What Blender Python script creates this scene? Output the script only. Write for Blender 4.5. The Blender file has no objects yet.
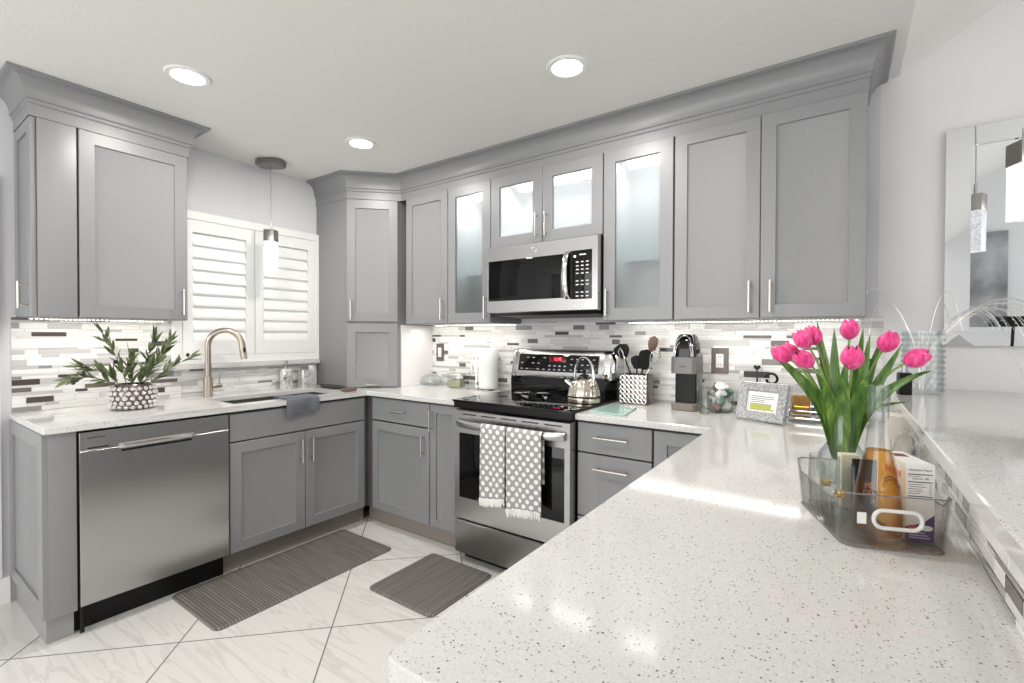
import bpy, bmesh, math, random
from mathutils import Vector, Matrix
random.seed(7)
R = math.radians
sc = bpy.context.scene
COL = sc.collection

# ------------------------------------------------------------------ camera
CAMF, YAW, PITCH, ROLL = 472.67, 35.01, -0.698, 0.151
cam_d = bpy.data.cameras.new('camera')
cam_d.sensor_width = 36.0
cam_d.lens = CAMF / 1024 * 36.0
cam_d.clip_start = 0.02
cam = bpy.data.objects.new('camera', cam_d)
COL.objects.link(cam)
a_, b_, c_ = R(YAW), R(PITCH), R(ROLL)
fw = Vector((-math.sin(a_), math.cos(a_), 0)); rt = Vector((math.cos(a_), math.sin(a_), 0)); up = Vector((0, 0, 1))
fw2 = fw * math.cos(b_) + up * math.sin(b_); up2 = up * math.cos(b_) - fw * math.sin(b_)
r3 = rt * math.cos(c_) + up2 * math.sin(c_); u3 = up2 * math.cos(c_) - rt * math.sin(c_)
cm = Matrix.Identity(4)
for i in range(3):
    cm[i][0] = r3[i]; cm[i][1] = u3[i]; cm[i][2] = -fw2[i]; cm[i][3] = (3.2916, -2.7047, 1.292)[i]
cam.matrix_world = cm
sc.camera = cam

# ------------------------------------------------------------------ world, lights, exposure
sc.view_settings.view_transform = 'Standard'
sc.view_settings.look = 'None'
sc.view_settings.exposure = 0.70
sc.view_settings.gamma = 1.0
sc.view_settings.use_curve_mapping = False
sc.cycles.max_bounces = 10
sc.cycles.diffuse_bounces = 5
sc.cycles.glossy_bounces = 5
sc.cycles.transparent_max_bounces = 24
sc.cycles.caustics_reflective = False
sc.cycles.caustics_refractive = False
sc.cycles.sample_clamp_indirect = 4.0
w = bpy.data.worlds.new('world'); sc.world = w; w.use_nodes = True
w.node_tree.nodes['Background'].inputs[0].default_value = (0.93, 0.97, 1.0, 1)
w.node_tree.nodes['Background'].inputs[1].default_value = 1.0

def area(name, loc, direction, sx, sy, energy, color=(1, 1, 1), shape='RECTANGLE', spread=180):
    d = bpy.data.lights.new(name, 'AREA'); d.shape = shape
    d.size = sx
    if shape in ('RECTANGLE', 'ELLIPSE'): d.size_y = sy
    d.energy = energy; d.color = color; d.spread = R(spread)
    o = bpy.data.objects.new(name, d); COL.objects.link(o)
    o.location = loc
    o.rotation_euler = Vector(direction).to_track_quat('-Z', 'Y').to_euler()
    return o
# area lamps added as daylight from unseen openings behind and right of the camera
area('added_daylight_rear', (1.8, -5.35, 1.35), (0, 1, 0.0), 2.8, 2.0, 36, (1.0, 0.985, 0.96))
area('added_daylight_right', (7.35, -2.8, 1.5), (-1, 0.0, 0.0), 3.4, 2.2, 27, (1.0, 0.985, 0.96))
# under-cabinet strips
area('strip_light_left', (0.17, -1.90, 1.355), (0.0, 0, -1), 0.58, 0.03, 1.05, (1, 0.95, 0.88)).rotation_euler = (0, 0, R(90))
area('strip_light_corner', (1.07, -0.17, 1.355), (0, 0, -1), 0.76, 0.03, 1.2, (1, 0.95, 0.88))
area('strip_light_right', (2.80, -0.17, 1.355), (0, 0, -1), 1.05, 0.03, 1.35, (1, 0.95, 0.88))

# ------------------------------------------------------------------ materials
def mat(name, color=(.8, .8, .8), rough=.5, metal=0.0, **kw):
    m = bpy.data.materials.new(name); m.use_nodes = True
    b = m.node_tree.nodes['Principled BSDF']
    b.inputs['Base Color'].default_value = (*color, 1)
    b.inputs['Roughness'].default_value = rough
    b.inputs['Metallic'].default_value = metal
    for k, v in kw.items():
        b.inputs[k.replace('_', ' ')].default_value = v
    return m
def nd(m, t, **kw):
    n = m.node_tree.nodes.new(t)
    for k, v in kw.items(): setattr(n, k, v)
    return n
def lk(m, a, b): m.node_tree.links.new(a, b)
def ramp(m, stops):
    r = nd(m, 'ShaderNodeValToRGB'); e = r.color_ramp.elements
    while len(e) < len(stops): e.new(0.5)
    for i, (p, c) in enumerate(stops):
        e[i].position = p; e[i].color = (*c, 1) if len(c) == 3 else c
    return r
def bsdf(m): return m.node_tree.nodes['Principled BSDF']
def coords(m, scale=(1, 1, 1), rot=(0, 0, 0), kind='Object', loc=(0, 0, 0)):
    t = nd(m, 'ShaderNodeTexCoord'); mp = nd(m, 'ShaderNodeMapping')
    mp.inputs['Scale'].default_value = scale; mp.inputs['Rotation'].default_value = rot; mp.inputs['Location'].default_value = loc
    lk(m, t.outputs[kind], mp.inputs['Vector'])
    return mp.outputs['Vector']

def grain_paint(name, c, rough=.38, amt=.012):
    m = mat(name, c, rough)
    n = nd(m, 'ShaderNodeTexNoise'); n.inputs['Scale'].default_value = 1; n.inputs['Detail'].default_value = 3
    lk(m, coords(m, (60, 60, 4)), n.inputs['Vector'])
    r = ramp(m, [(.3, tuple(x * (1 - amt) for x in c)), (.7, tuple(min(1, x * (1 + amt)) for x in c))])
    lk(m, n.outputs['Fac'], r.inputs['Fac']); lk(m, r.outputs['Color'], bsdf(m).inputs['Base Color'])
    return m
def brushed(name, c, rough=.26, axis=(4, 4, 220), rv=.0):
    m = mat(name, c, rough, 1.0)
    n = nd(m, 'ShaderNodeTexNoise'); n.inputs['Scale'].default_value = 1; n.inputs['Detail'].default_value = 2
    lk(m, coords(m, axis), n.inputs['Vector'])
    mr = nd(m, 'ShaderNodeMapRange'); mr.inputs['To Min'].default_value = rough - rv / 2; mr.inputs['To Max'].default_value = rough + rv / 2
    tg_ = nd(m, 'ShaderNodeTangent', direction_type='RADIAL', axis='Z'); lk(m, tg_.outputs[0], bsdf(m).inputs['Tangent']); bsdf(m).inputs['Anisotropic'].default_value = .75
    if rv > .02: lk(m, n.outputs['Fac'], mr.inputs['Value']); lk(m, mr.outputs['Result'], bsdf(m).inputs['Roughness'])
    return m
def thin_glass(name, tint=(.97, .98, .98), refl=.9, rough=0.0, edge=(.80, .82, .82)):
    m = bpy.data.materials.new(name); m.use_nodes = True
    nt = m.node_tree; nt.nodes.remove(nt.nodes['Principled BSDF'])
    tr = nd(m, 'ShaderNodeBsdfTransparent'); gl = nd(m, 'ShaderNodeBsdfGlossy'); gl.inputs['Roughness'].default_value = rough
    lw = nd(m, 'ShaderNodeLayerWeight'); lw.inputs['Blend'].default_value = .5
    mc = nd(m, 'ShaderNodeMix', data_type='RGBA')
    mc.inputs['A'].default_value = (*tint, 1); mc.inputs['B'].default_value = (*[t * e for t, e in zip(tint, edge)], 1)
    lk(m, lw.outputs['Facing'], mc.inputs['Factor']); lk(m, mc.outputs['Result'], tr.inputs['Color'])
    gl.inputs['Color'].default_value = (refl, refl, refl, 1)
    pw = nd(m, 'ShaderNodeMath', operation='POWER'); lk(m, lw.outputs['Facing'], pw.inputs[0]); pw.inputs[1].default_value = 5.0
    fr = nd(m, 'ShaderNodeMapRange'); fr.inputs['To Min'].default_value = .035; fr.inputs['To Max'].default_value = .75; lk(m, pw.outputs[0], fr.inputs['Value'])
    mx = nd(m, 'ShaderNodeMixShader')
    lk(m, fr.outputs[0], mx.inputs['Fac']); lk(m, tr.outputs[0], mx.inputs[1]); lk(m, gl.outputs[0], mx.inputs[2])
    lk(m, mx.outputs[0], nt.nodes['Material Output'].inputs['Surface'])
    return m
def emit(name, c, s):
    m = mat(name, c, .5); bsdf(m).inputs['Emission Color'].default_value = (*c, 1); bsdf(m).inputs['Emission Strength'].default_value = s
    return m

GREY = (.24, .243, .251)
M = {}
M['paint'] = grain_paint('grey cabinet paint', GREY, .36)
M['kick'] = mat('toe kick laminate', (.27, .235, .21), .45)
M['kickgrey'] = mat('toe kick grey', (.30, .30, .30), .4)
M['gap'] = mat('dark cabinet gap', (.03, .027, .025), .7)
M['inside'] = mat('cabinet interior white', (.78, .79, .8), .5)
M['nickel'] = mat('satin nickel', (.62, .58, .53), .25, 1.0)
M['steel'] = brushed('brushed stainless', (.50, .495, .487), .27)
M['steelv'] = brushed('brushed stainless door', (.47, .465, .46), .25, (160, 160, 3), 0)
M['chrome'] = mat('polished chrome', (.82, .82, .82), .07, 1.0)
M['dsteel'] = brushed('dark steel', (.33, .325, .32), .3)
M['black'] = mat('black plastic', (.006, .006, .006), .4, 0, Specular_IOR_Level=.25)
M['blackgloss'] = mat('black glass', (.004, .004, .0045), .03, 0, Specular_IOR_Level=.35)
M['taupe'] = mat('taupe plastic', (.20, .165, .135), .35)
M['white'] = mat('white satin paint', (.82, .82, .81), .4)
M['wall'] = mat('pale lavender grey wall paint', (.66, .655, .68), .7)
M['wallwhite'] = mat('warm white wall paint', (.74, .725, .725), .7)
M['ceil'] = mat('ceiling paint', (.80, .79, .77), .8)
M['paper'] = mat('white paper', (.85, .85, .84), .8)
M['glass'] = thin_glass('clear glass')
M['plastic'] = thin_glass('clear grey plastic', (.955, .95, .945), .9, .03, (.80, .80, .79))
M['led'] = emit('led diode', (1, .95, .86), 12)
M['lens'] = emit('lamp lens', (1, .98, .94), 9)
M['crystal'] = mat('crystal beads', (.85, .83, .82), .05, .85)
M['gunmetal'] = mat('gunmetal beads', (.16, .13, .125), .2, .7)
M['pink'] = None
# ceiling: faint knock-down texture
n = nd(M['ceil'], 'ShaderNodeTexNoise'); n.inputs['Scale'].default_value = 55; n.inputs['Detail'].default_value = 4
bp_ = nd(M['ceil'], 'ShaderNodeBump'); bp_.inputs['Strength'].default_value = .10; bp_.inputs['Distance'].default_value = .01
lk(M['ceil'], coords(M['ceil']), n.inputs['Vector']); lk(M['ceil'], n.outputs['Fac'], bp_.inputs['Height']); lk(M['ceil'], bp_.outputs['Normal'], bsdf(M['ceil']).inputs['Normal'])
for k in ('wall', 'wallwhite'):
    n = nd(M[k], 'ShaderNodeTexNoise'); n.inputs['Scale'].default_value = 40; n.inputs['Detail'].default_value = 4
    bp_ = nd(M[k], 'ShaderNodeBump'); bp_.inputs['Strength'].default_value = .08; bp_.inputs['Distance'].default_value = .01
    lk(M[k], coords(M[k]), n.inputs['Vector']); lk(M[k], n.outputs['Fac'], bp_.inputs['Height']); lk(M[k], bp_.outputs['Normal'], bsdf(M[k]).inputs['Normal'])

def quartz(name, base, lo):
    m = mat(name, base, .09, 0, Specular_IOR_Level=.5)
    v = nd(m, 'ShaderNodeTexVoronoi'); v.inputs['Scale'].default_value = 215
    vec = coords(m); lk(m, vec, v.inputs['Vector'])
    # flecks: small spot inside a share of the cells
    rad = nd(m, 'ShaderNodeSeparateColor'); lk(m, v.outputs['Color'], rad.inputs[0])
    thr = nd(m, 'ShaderNodeMapRange'); thr.inputs['From Min'].default_value = .38; thr.inputs['From Max'].default_value = 1
    thr.inputs['To Min'].default_value = 0; thr.inputs['To Max'].default_value = .42
    lk(m, rad.outputs[0], thr.inputs['Value'])
    cmp_ = nd(m, 'ShaderNodeMath', operation='LESS_THAN'); lk(m, v.outputs['Distance'], cmp_.inputs[0]); lk(m, thr.outputs[0], cmp_.inputs[1])
    shade = ramp(m, [(0, (lo, lo, lo * .97)), (.55, (.42, .40, .38)), (1, (.60, .59, .58))]); lk(m, rad.outputs[1], shade.inputs['Fac'])
    n = nd(m, 'ShaderNodeTexNoise'); n.inputs['Scale'].default_value = 260; n.inputs['Detail'].default_value = 3; lk(m, vec, n.inputs['Vector'])
    bs = ramp(m, [(.35, tuple(x * .9 for x in base)), (.6, base)]); lk(m, n.outputs['Fac'], bs.inputs['Fac'])
    mx = nd(m, 'ShaderNodeMix', data_type='RGBA'); lk(m, cmp_.outputs[0], mx.inputs['Factor']); lk(m, bs.outputs[0], mx.inputs['A']); lk(m, shade.outputs[0], mx.inputs['B'])
    lk(m, mx.outputs['Result'], bsdf(m).inputs['Base Color'])
    return m
M['quartz'] = quartz('white speckled quartz', (.66, .655, .645), .13)

def floor_mat():
    m = mat('polished white marble tile', (.78, .77, .74), .16)
    t = nd(m, 'ShaderNodeTexCoord'); sx = nd(m, 'ShaderNodeSeparateXYZ'); lk(m, t.outputs['Object'], sx.inputs[0])
    P = .862
    def line(op, off):
        a = nd(m, 'ShaderNodeMath', operation=op); lk(m, sx.outputs['X'], a.inputs[0]); lk(m, sx.outputs['Y'], a.inputs[1])
        b = nd(m, 'ShaderNodeMath', operation='SUBTRACT'); lk(m, a.outputs[0], b.inputs[0]); b.inputs[1].default_value = off - P * 20 - P / 2
        c = nd(m, 'ShaderNodeMath', operation='MODULO'); lk(m, b.outputs[0], c.inputs[0]); c.inputs[1].default_value = P
        d = nd(m, 'ShaderNodeMath', operation='SUBTRACT'); lk(m, c.outputs[0], d.inputs[0]); d.inputs[1].default_value = P / 2
        e = nd(m, 'ShaderNodeMath', operation='ABSOLUTE'); lk(m, d.outputs[0], e.inputs[0])
        f = nd(m, 'ShaderNodeMath', operation='LESS_THAN'); lk(m, e.outputs[0], f.inputs[0]); f.inputs[1].default_value = .0042
        g = nd(m, 'ShaderNodeMath', operation='FLOOR'); h = nd(m, 'ShaderNodeMath', operation='DIVIDE'); lk(m, b.outputs[0], h.inputs[0]); h.inputs[1].default_value = P
        hh = nd(m, 'ShaderNodeMath', operation='ADD'); lk(m, h.outputs[0], hh.inputs[0]); hh.inputs[1].default_value = .5
        lk(m, hh.outputs[0], g.inputs[0])
        return f.outputs[0], g.outputs[0]
    l1, i1 = line('ADD', -.01); l2, i2 = line('SUBTRACT', 2.91)
    gr = nd(m, 'ShaderNodeMath', operation='MAXIMUM'); lk(m, l1, gr.inputs[0]); lk(m, l2, gr.inputs[1])
    cmb = nd(m, 'ShaderNodeCombineXYZ'); lk(m, i1, cmb.inputs[0]); lk(m, i2, cmb.inputs[1])
    wn = nd(m, 'ShaderNodeTexWhiteNoise', noise_dimensions='3D'); lk(m, cmb.outputs[0], wn.inputs['Vector'])
    off = nd(m, 'ShaderNodeVectorMath', operation='MULTIPLY_ADD'); lk(m, wn.outputs['Color'], off.inputs[0]); off.inputs[1].default_value = (9, 9, 9)
    mp = nd(m, 'ShaderNodeMapping'); mp.inputs['Rotation'].default_value = (0, 0, R(-28)); mp.inputs['Scale'].default_value = (.8, 7.5, 1)
    lk(m, t.outputs['Object'], mp.inputs['Vector']); lk(m, mp.outputs[0], off.inputs[2])
    n = nd(m, 'ShaderNodeTexNoise'); n.inputs['Scale'].default_value = 1.3; n.inputs['Detail'].default_value = 7; n.inputs['Distortion'].default_value = 1.2
    lk(m, off.outputs[0], n.inputs['Vector'])
    r = ramp(m, [(.30, (.64, .625, .60)), (.46, (.70, .69, .665)), (.495, (.60, .585, .56)), (.53, (.70, .69, .665)), (1, (.70, .69, .66))])
    lk(m, n.outputs['Fac'], r.inputs['Fac'])
    mx = nd(m, 'ShaderNodeMix', data_type='RGBA'); lk(m, gr.outputs[0], mx.inputs['Factor']); lk(m, r.outputs[0], mx.inputs['A']); mx.inputs['B'].default_value = (.20, .18, .165, 1)
    lk(m, mx.outputs['Result'], bsdf(m).inputs['Base Color'])
    return m
M['floor'] = floor_mat()
# mosaic strips
TILES = [mat('tile white glass', (.78, .775, .76), .12), mat('tile pale marble', (.66, .65, .64), .2), mat('tile light grey', (.50, .49, .485), .18),
         mat('tile mid grey', (.27, .26, .26), .16), mat('tile taupe', (.16, .135, .125), .15), mat('tile dark brown', (.075, .06, .056), .12)]
GROUT = mat('grout', (.62, .61, .60), .8)
MIRT = mat('tile mirror strip', (.72, .72, .72), .12, 1.0)
# frosted glass lit from inside the cabinet
m = bpy.data.materials.new('frosted glass'); m.use_nodes = True
m.node_tree.nodes.remove(m.node_tree.nodes['Principled BSDF'])
tl = nd(m, 'ShaderNodeBsdfTranslucent'); tl.inputs['Color'].default_value = (.90, .92, .92, 1)
rf = nd(m, 'ShaderNodeBsdfRefraction'); rf.inputs['Color'].default_value = (.93, .94, .94, 1); rf.inputs['Roughness'].default_value = .24; rf.inputs['IOR'].default_value = 1.12
df = nd(m, 'ShaderNodeBsdfDiffuse'); df.inputs['Color'].default_value = (.58, .60, .61, 1)
gs = nd(m, 'ShaderNodeBsdfGlossy'); gs.inputs['Roughness'].default_value = .12
m0 = nd(m, 'ShaderNodeMixShader'); m0.inputs[0].default_value = .78; lk(m, tl.outputs[0], m0.inputs[1]); lk(m, rf.outputs[0], m0.inputs[2])
m1 = nd(m, 'ShaderNodeMixShader'); m1.inputs[0].default_value = .14; lk(m, m0.outputs[0], m1.inputs[1]); lk(m, df.outputs[0], m1.inputs[2])
m2 = nd(m, 'ShaderNodeMixShader'); m2.inputs[0].default_value = .05; lk(m, m1.outputs[0], m2.inputs[1]); lk(m, gs.outputs[0], m2.inputs[2])
lk(m, m2.outputs[0], m.node_tree.nodes['Material Output'].inputs['Surface'])
M['frost'] = m

# ------------------------------------------------------------------ mesh helpers
class MB:
    def __init__(s, mtx=None):
        s.bm = bmesh.new(); s.M = mtx or Matrix.Identity(4); s.mi = 0
    def v(s, co): return s.bm.verts.new(s.M @ Vector(co))
    def f(s, vs):
        try:
            fc = s.bm.faces.new(vs); fc.material_index = s.mi; return fc
        except ValueError: return None
    def loft(s, loops, cap0=True, cap1=True, closed=True):
        L = [[s.v(p) for p in lp] for lp in loops]
        n = len(L[0])
        for i in range(len(L) - 1):
            for j in range(n if closed else n - 1):
                k = (j + 1) % n
                s.f([L[i][j], L[i][k], L[i + 1][k], L[i + 1][j]])
        if cap0: s.f(list(reversed(L[0])))
        if cap1: s.f(L[-1])
        return s
    def box(s, x0, x1, y0, y1, z0, z1, b=0.0):
        x0, x1 = sorted((x0, x1)); y0, y1 = sorted((y0, y1)); z0, z1 = sorted((z0, z1))
        b = min(b, (x1 - x0) / 2.01, (y1 - y0) / 2.01, (z1 - z0) / 2.01)
        if b <= 0:
            return s.loft([[(x0, y0, z), (x1, y0, z), (x1, y1, z), (x0, y1, z)] for z in (z0, z1)])
        t = bmesh.new(); bmesh.ops.create_cube(t, size=1)
        for vv in t.verts: vv.co = Vector((x0 if vv.co.x < 0 else x1, y0 if vv.co.y < 0 else y1, z0 if vv.co.z < 0 else z1))
        bmesh.ops.bevel(t, geom=list(t.edges), offset=b, segments=2, profile=.7, affect='EDGES')
        return s.merge(t)
    def merge(s, t):
        mp = {vv: s.v(vv.co) for vv in t.verts}
        for fc in t.faces: s.f([mp[vv] for vv in fc.verts])
        t.free(); return s
    def prism(s, pts, z0, z1, b=0.0):
        if b <= 0: return s.loft([[(x, y, z) for x, y in pts] for z in (z0, z1)])
        ins = offset_poly(pts, -b)
        return s.loft([[(x, y, z0) for x, y in ins], [(x, y, z0 + b) for x, y in pts], [(x, y, z1 - b) for x, y in pts], [(x, y, z1) for x, y in ins]])
    def lathe(s, prof, c=(0, 0, 0), n=32, cap0=True, cap1=True, sq=None, rot=0.0):
        loops = []
        for r, z in prof:
            lp = []
            for k in range(n):
                a = 2 * math.pi * k / n + rot
                lp.append((c[0] + r * math.cos(a), c[1] + r * math.sin(a), c[2] + z))
            loops.append(lp)
        return s.loft(loops, cap0, cap1)
    def tube(s, pts, r, n=10, cap=True, closed=False):
        pts = [Vector(p) for p in pts]; m = len(pts)
        rs = r if isinstance(r, (list, tuple)) else [r] * m
        loops = []; N = None
        for i, p in enumerate(pts):
            t = (pts[(i + 1) % m] - pts[i - 1]) if closed else (pts[min(i + 1, m - 1)] - pts[max(i - 1, 0)])
            t.normalize()
            if N is None:
                N = t.orthogonal().normalized()
            else:
                N = (N - t * N.dot(t));
                N = N.normalized() if N.length > 1e-6 else t.orthogonal().normalized()
            B = t.cross(N)
            loops.append([tuple(p + (N * math.cos(2 * math.pi * k / n) + B * math.sin(2 * math.pi * k / n)) * rs[i]) for k in range(n)])
        if closed: loops.append(loops[0]); return s.loft(loops, False, False)
        return s.loft(loops, cap, cap)
    def ball(s, c, r, n=10, sc3=(1, 1, 1)):
        t = bmesh.new(); bmesh.ops.create_uvsphere(t, u_segments=n, v_segments=max(4, n // 2 + 1), radius=r)
        for vv in t.verts: vv.co = Vector((vv.co.x * sc3[0] + c[0], vv.co.y * sc3[1] + c[1], vv.co.z * sc3[2] + c[2]))
        return s.merge(t)
    def rects(s, u0, u1, z0, z1, prof, cap_back=True, cap_front=True):
        # nested rectangles in local (u, d, z): prof = [(inset, d), ...]
        return s.loft([[(u0 + i, d, z0 + i), (u1 - i, d, z0 + i), (u1 - i, d, z1 - i), (u0 + i, d, z1 - i)] for i, d in prof], cap_back, cap_front)
    def build(s, name, m, parent=None, loc=None, ang=.6, recalc=True, weld=True):
        if weld: bmesh.ops.remove_doubles(s.bm, verts=s.bm.verts, dist=1e-6)
        if recalc: bmesh.ops.recalc_face_normals(s.bm, faces=s.bm.faces)
        me = bpy.data.meshes.new(name); 
        base = Vector(loc) if loc is not None else (root_loc(parent) if parent else Vector((0, 0, 0)))
        bmesh.ops.translate(s.bm, vec=-base, verts=s.bm.verts)
        s.bm.to_mesh(me); s.bm.free()
        for mm in (m if isinstance(m, (list, tuple)) else [m]): me.materials.append(mm)
        me.polygons.foreach_set('use_smooth', [True] * len(me.polygons))
        me.set_sharp_from_angle(angle=ang)
        o = bpy.data.objects.new(name, me); COL.objects.link(o)
        if parent: o.parent = parent
        elif loc is not None: o.location = loc
        return o
def root_loc(o):
    while o.parent: o = o.parent
    return Vector(o.location)
def offset_poly(pts, d):
    # d > 0 outward for counter-clockwise polygons
    out = []; n = len(pts)
    for i in range(n):
        p0, p1, p2 = Vector(pts[i - 1]), Vector(pts[i]), Vector(pts[(i + 1) % n])
        e1 = (p1 - p0).normalized(); e2 = (p2 - p1).normalized()
        n1 = Vector((e1.y, -e1.x)); n2 = Vector((e2.y, -e2.x))
        k = 1 + n1.dot(n2)
        out.append(tuple(p1 + (n1 + n2) * (d / max(k, .2))))
    return out
def tag(o, label=None, cat=None, group=None, kind=None):
    if label: o['label'] = label
    if cat: o['category'] = cat
    if group: o['group'] = group
    if kind: o['kind'] = kind
    return o
def thing(name, label, cat, loc, group=None):
    o = bpy.data.objects.new(name, None); COL.objects.link(o); o.location = loc; o.empty_display_size = .05
    return tag(o, label, cat, group)
def struct(o, label=None): return tag(o, label, kind='structure')
def kids(o): return [c for c in bpy.data.objects if c.parent == o]
def copy_tree(o, parent=None, label=None, loc=None):
    c = o.copy(); COL.objects.link(c)
    if parent: c.parent = parent
    for ch in kids(o): copy_tree(ch, c)
    if label: c['label'] = label
    if loc is not None: c.location = loc
    return c
def frame(o, u):
    # local (u along the front to the right, d outwards, z up) -> world
    u = Vector((u[0], u[1], 0)).normalized(); nn = Vector((u.y, -u.x, 0))
    m = Matrix.Identity(4)
    for i in range(3): m[i][0] = u[i]; m[i][1] = nn[i]; m[i][2] = (0, 0, 1)[i]; m[i][3] = (o[0], o[1], 0 if len(o) < 3 else o[2])[i]
    return m
def text(name, s, size, mtx, m, parent, extrude=.0004, align='CENTER'):
    cu = bpy.data.curves.new(name, 'FONT'); cu.body = s; cu.size = size; cu.extrude = extrude; cu.align_x = align; cu.align_y = 'CENTER'; cu.resolution_u = 2
    t = bpy.data.objects.new(name + '_curve', cu); COL.objects.link(t)
    me = bpy.data.meshes.new_from_object(t)
    bpy.data.objects.remove(t)
    me.transform(Matrix.Translation(-root_loc(parent)) @ mtx)
    me.name = name; me.materials.clear(); me.materials.append(m)
    o = bpy.data.objects.new(name, me); COL.objects.link(o); o.parent = parent
    return o
def text_mtx(F, u, d, z, flip=False):
    # text plane: x -> u, y -> z, facing d in the local frame F
    m = Matrix(((1, 0, 0, u), (0, 0, 1, d), (0, 1, 0, z), (0, 0, 0, 1)))
    return F @ m
FL = lambda x=0.0: frame((x, 0), (0, 1))     # left wall: u = world y, d = +x
FB = lambda y=0.0: frame((0, y), (1, 0))     # back wall: u = world x, d = -y

# ------------------------------------------------------------------ the setting
HC = 2.443
XE = 3.485        # where the flat kitchen ceiling ends and the vault rises
YR = -5.4; XR = 7.4
struct(MB().box(-.15, XR + .1, YR - .1, .15, -.05, 0).build('floor', M['floor']))
struct(MB().box(-.15, XE, YR, .15, HC, HC + .06).build('ceiling', M['ceil']))
VS = .64
struct(MB().loft([[(XE, y, HC), (5.9, y, HC + VS * (5.9 - XE)), (XR + .1, y, HC + VS * (5.9 - XE)), (XR + .1, y, HC + VS * (5.9 - XE) + .08), (5.9, y, HC + VS * (5.9 - XE) + .08), (XE, y, HC + .06)] for y in (YR, .15)]).build('ceiling_vault', M['ceil']))
# left wall with the window opening
WY0, WY1, WZ0, WZ1 = -1.515, -.63, 1.14, 2.02
wl = MB()
def wall_grid(mb, us, zs, holes, d0, d1, F):
    mb.M = F
    for i in range(len(us) - 1):
        for j in range(len(zs) - 1):
            if (i, j) in holes: continue
            mb.box(us[i], us[i + 1], d0, d1, zs[j], zs[j + 1])
wall_grid(wl, [YR, WY0, WY1, .15], [0, WZ0, WZ1, HC + .05], {(1, 1)}, -.12, 0, FL())
struct(wl.build('wall_left', M['wall'], weld=False))
struct(MB().box(-.12, 3.42, 0, .12, 0, HC + .05).build('wall_back', M['wall']))
struct(MB().loft([[(3.42, y, 0), (XR, y, 0), (XR, y, HC + VS * (5.9 - XE) + .05), (5.9, y, HC + VS * (5.9 - XE) + .05), (3.42, y, HC + .02)] for y in (0, .12)]).build('wall_bar', M['wallwhite']))
wr = MB(); wall_grid(wr, [0, .4, 3.2, XR], [0, .4, 2.5, HC + 1.7], {(1, 1)}, -.12, 0, frame((0, YR), (-1, 0)) @ Matrix.Scale(-1, 4, (1, 0, 0)))
struct(wr.build('wall_rear', mat('white wall paint with light added', (.84, .84, .85), .7), weld=False))  # lighter colour stands in for light this wall does not receive
wq = MB(); wall_grid(wq, [YR, -4.5, -1.1, .12], [0, .4, 2.6, HC + 1.7], {(1, 1)}, -.12, 0, frame((XR, 0), (0, -1)) @ Matrix.Scale(-1, 4, (1, 0, 0)))
struct(wq.build('wall_right', M['wallwhite'], weld=False))
bb = MB(FL()); bb.loft([[(u, 0, 0), (u, .016, 0), (u, .016, .10), (u, .008, .125), (u, 0, .13)] for u in (YR + .01, -2.236)])
struct(bb.build('baseboard_left', M['white']))
dc = MB(FL()); dc.box(-2.36, -2.262, 0, .018, .13, 2.04, .004)
struct(dc.build('trim_1', M['white']))

# mosaic backsplashes -------------------------------------------------
def mosaic(name, F, u0, u1, z0, z1, holes=(), seed=1, mirror=False, thick=.009, mats=None):
    rnd = random.Random(seed)
    mb = MB(F); g = .0011
    mb.mi = 0
    mb.box(u0, u1, 0, thick - .0025, z0, z1)
    hs = [.0155, .030, .0105, .0155, .023, .0105, .030, .0155, .0105, .023]
    z = z0; i = rnd.randrange(10)
    while z < z1 - .002:
        h = hs[i % 10]; i += 1
        zt = min(z + h, z1)
        if z1 - zt < .004: zt = z1
        u = u0 - rnd.random() * .1; lastk = 0
        while u < u1:
            ln = rnd.choice([.05, .065, .08, .10, .10, .13, .15, .20, .25])
            a, b = max(u, u0), min(u + ln, u1)
            u += ln
            if b - a < .004: continue
            x = rnd.random()
            dark_ok = (b - a) < .135 and h > .011
            k = 0 if x < .40 else 1 if x < .61 else 2 if x < .75 else 3 if x < .85 else 4 if x < .93 else 5
            if k >= 3 and not dark_ok: k = 0
            if k >= 3 and lastk >= 3: k = 0
            lastk = k
            if mirror: k = 6 if x < .5 else k
            if any(a < h1 and b > h0 and z < g1 and zt > g0 for h0, h1, g0, g1 in holes): continue
            mb.mi = k + 1
            mb.rects(a + g, b - g, z + g, zt - g, [(0, thick - .003), (0, thick - .0006), (.0006, thick)], cap_back=False)
        z = zt
    return mb.build(name, [GROUT] + TILES + [MIRT], recalc=True, weld=False, ang=.3)
CT = .914
struct(mosaic('backsplash_back', FB(), .635, 3.44, CT, 1.385, seed=3), 'glass and stone strip mosaic on the back wall')
o = mosaic('backsplash_left', FL(), -2.225, -1.51, CT, 1.385, seed=5); struct(o, 'strip mosaic under the left wall cabinet')
struct(mosaic('backsplash_window', FL(), -1.51, -.61, CT, 1.082, seed=11), 'strip mosaic under the window sill')
LX = 3.45
struct(mosaic('backsplash_bar', frame((3.488, 0), (0, -1)) @ Matrix.Scale(-1, 4, (1, 0, 0)) @ Matrix.Scale(1, 4), -2.334, -.01, CT, 1.038, seed=21, mirror=True), 'mirror strip mosaic under the raised bar')
# bar knee wall
struct(MB().box(3.49, 3.60, -2.334, 0, 0, 1.038).build('wall_knee', M['wall']))

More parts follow.
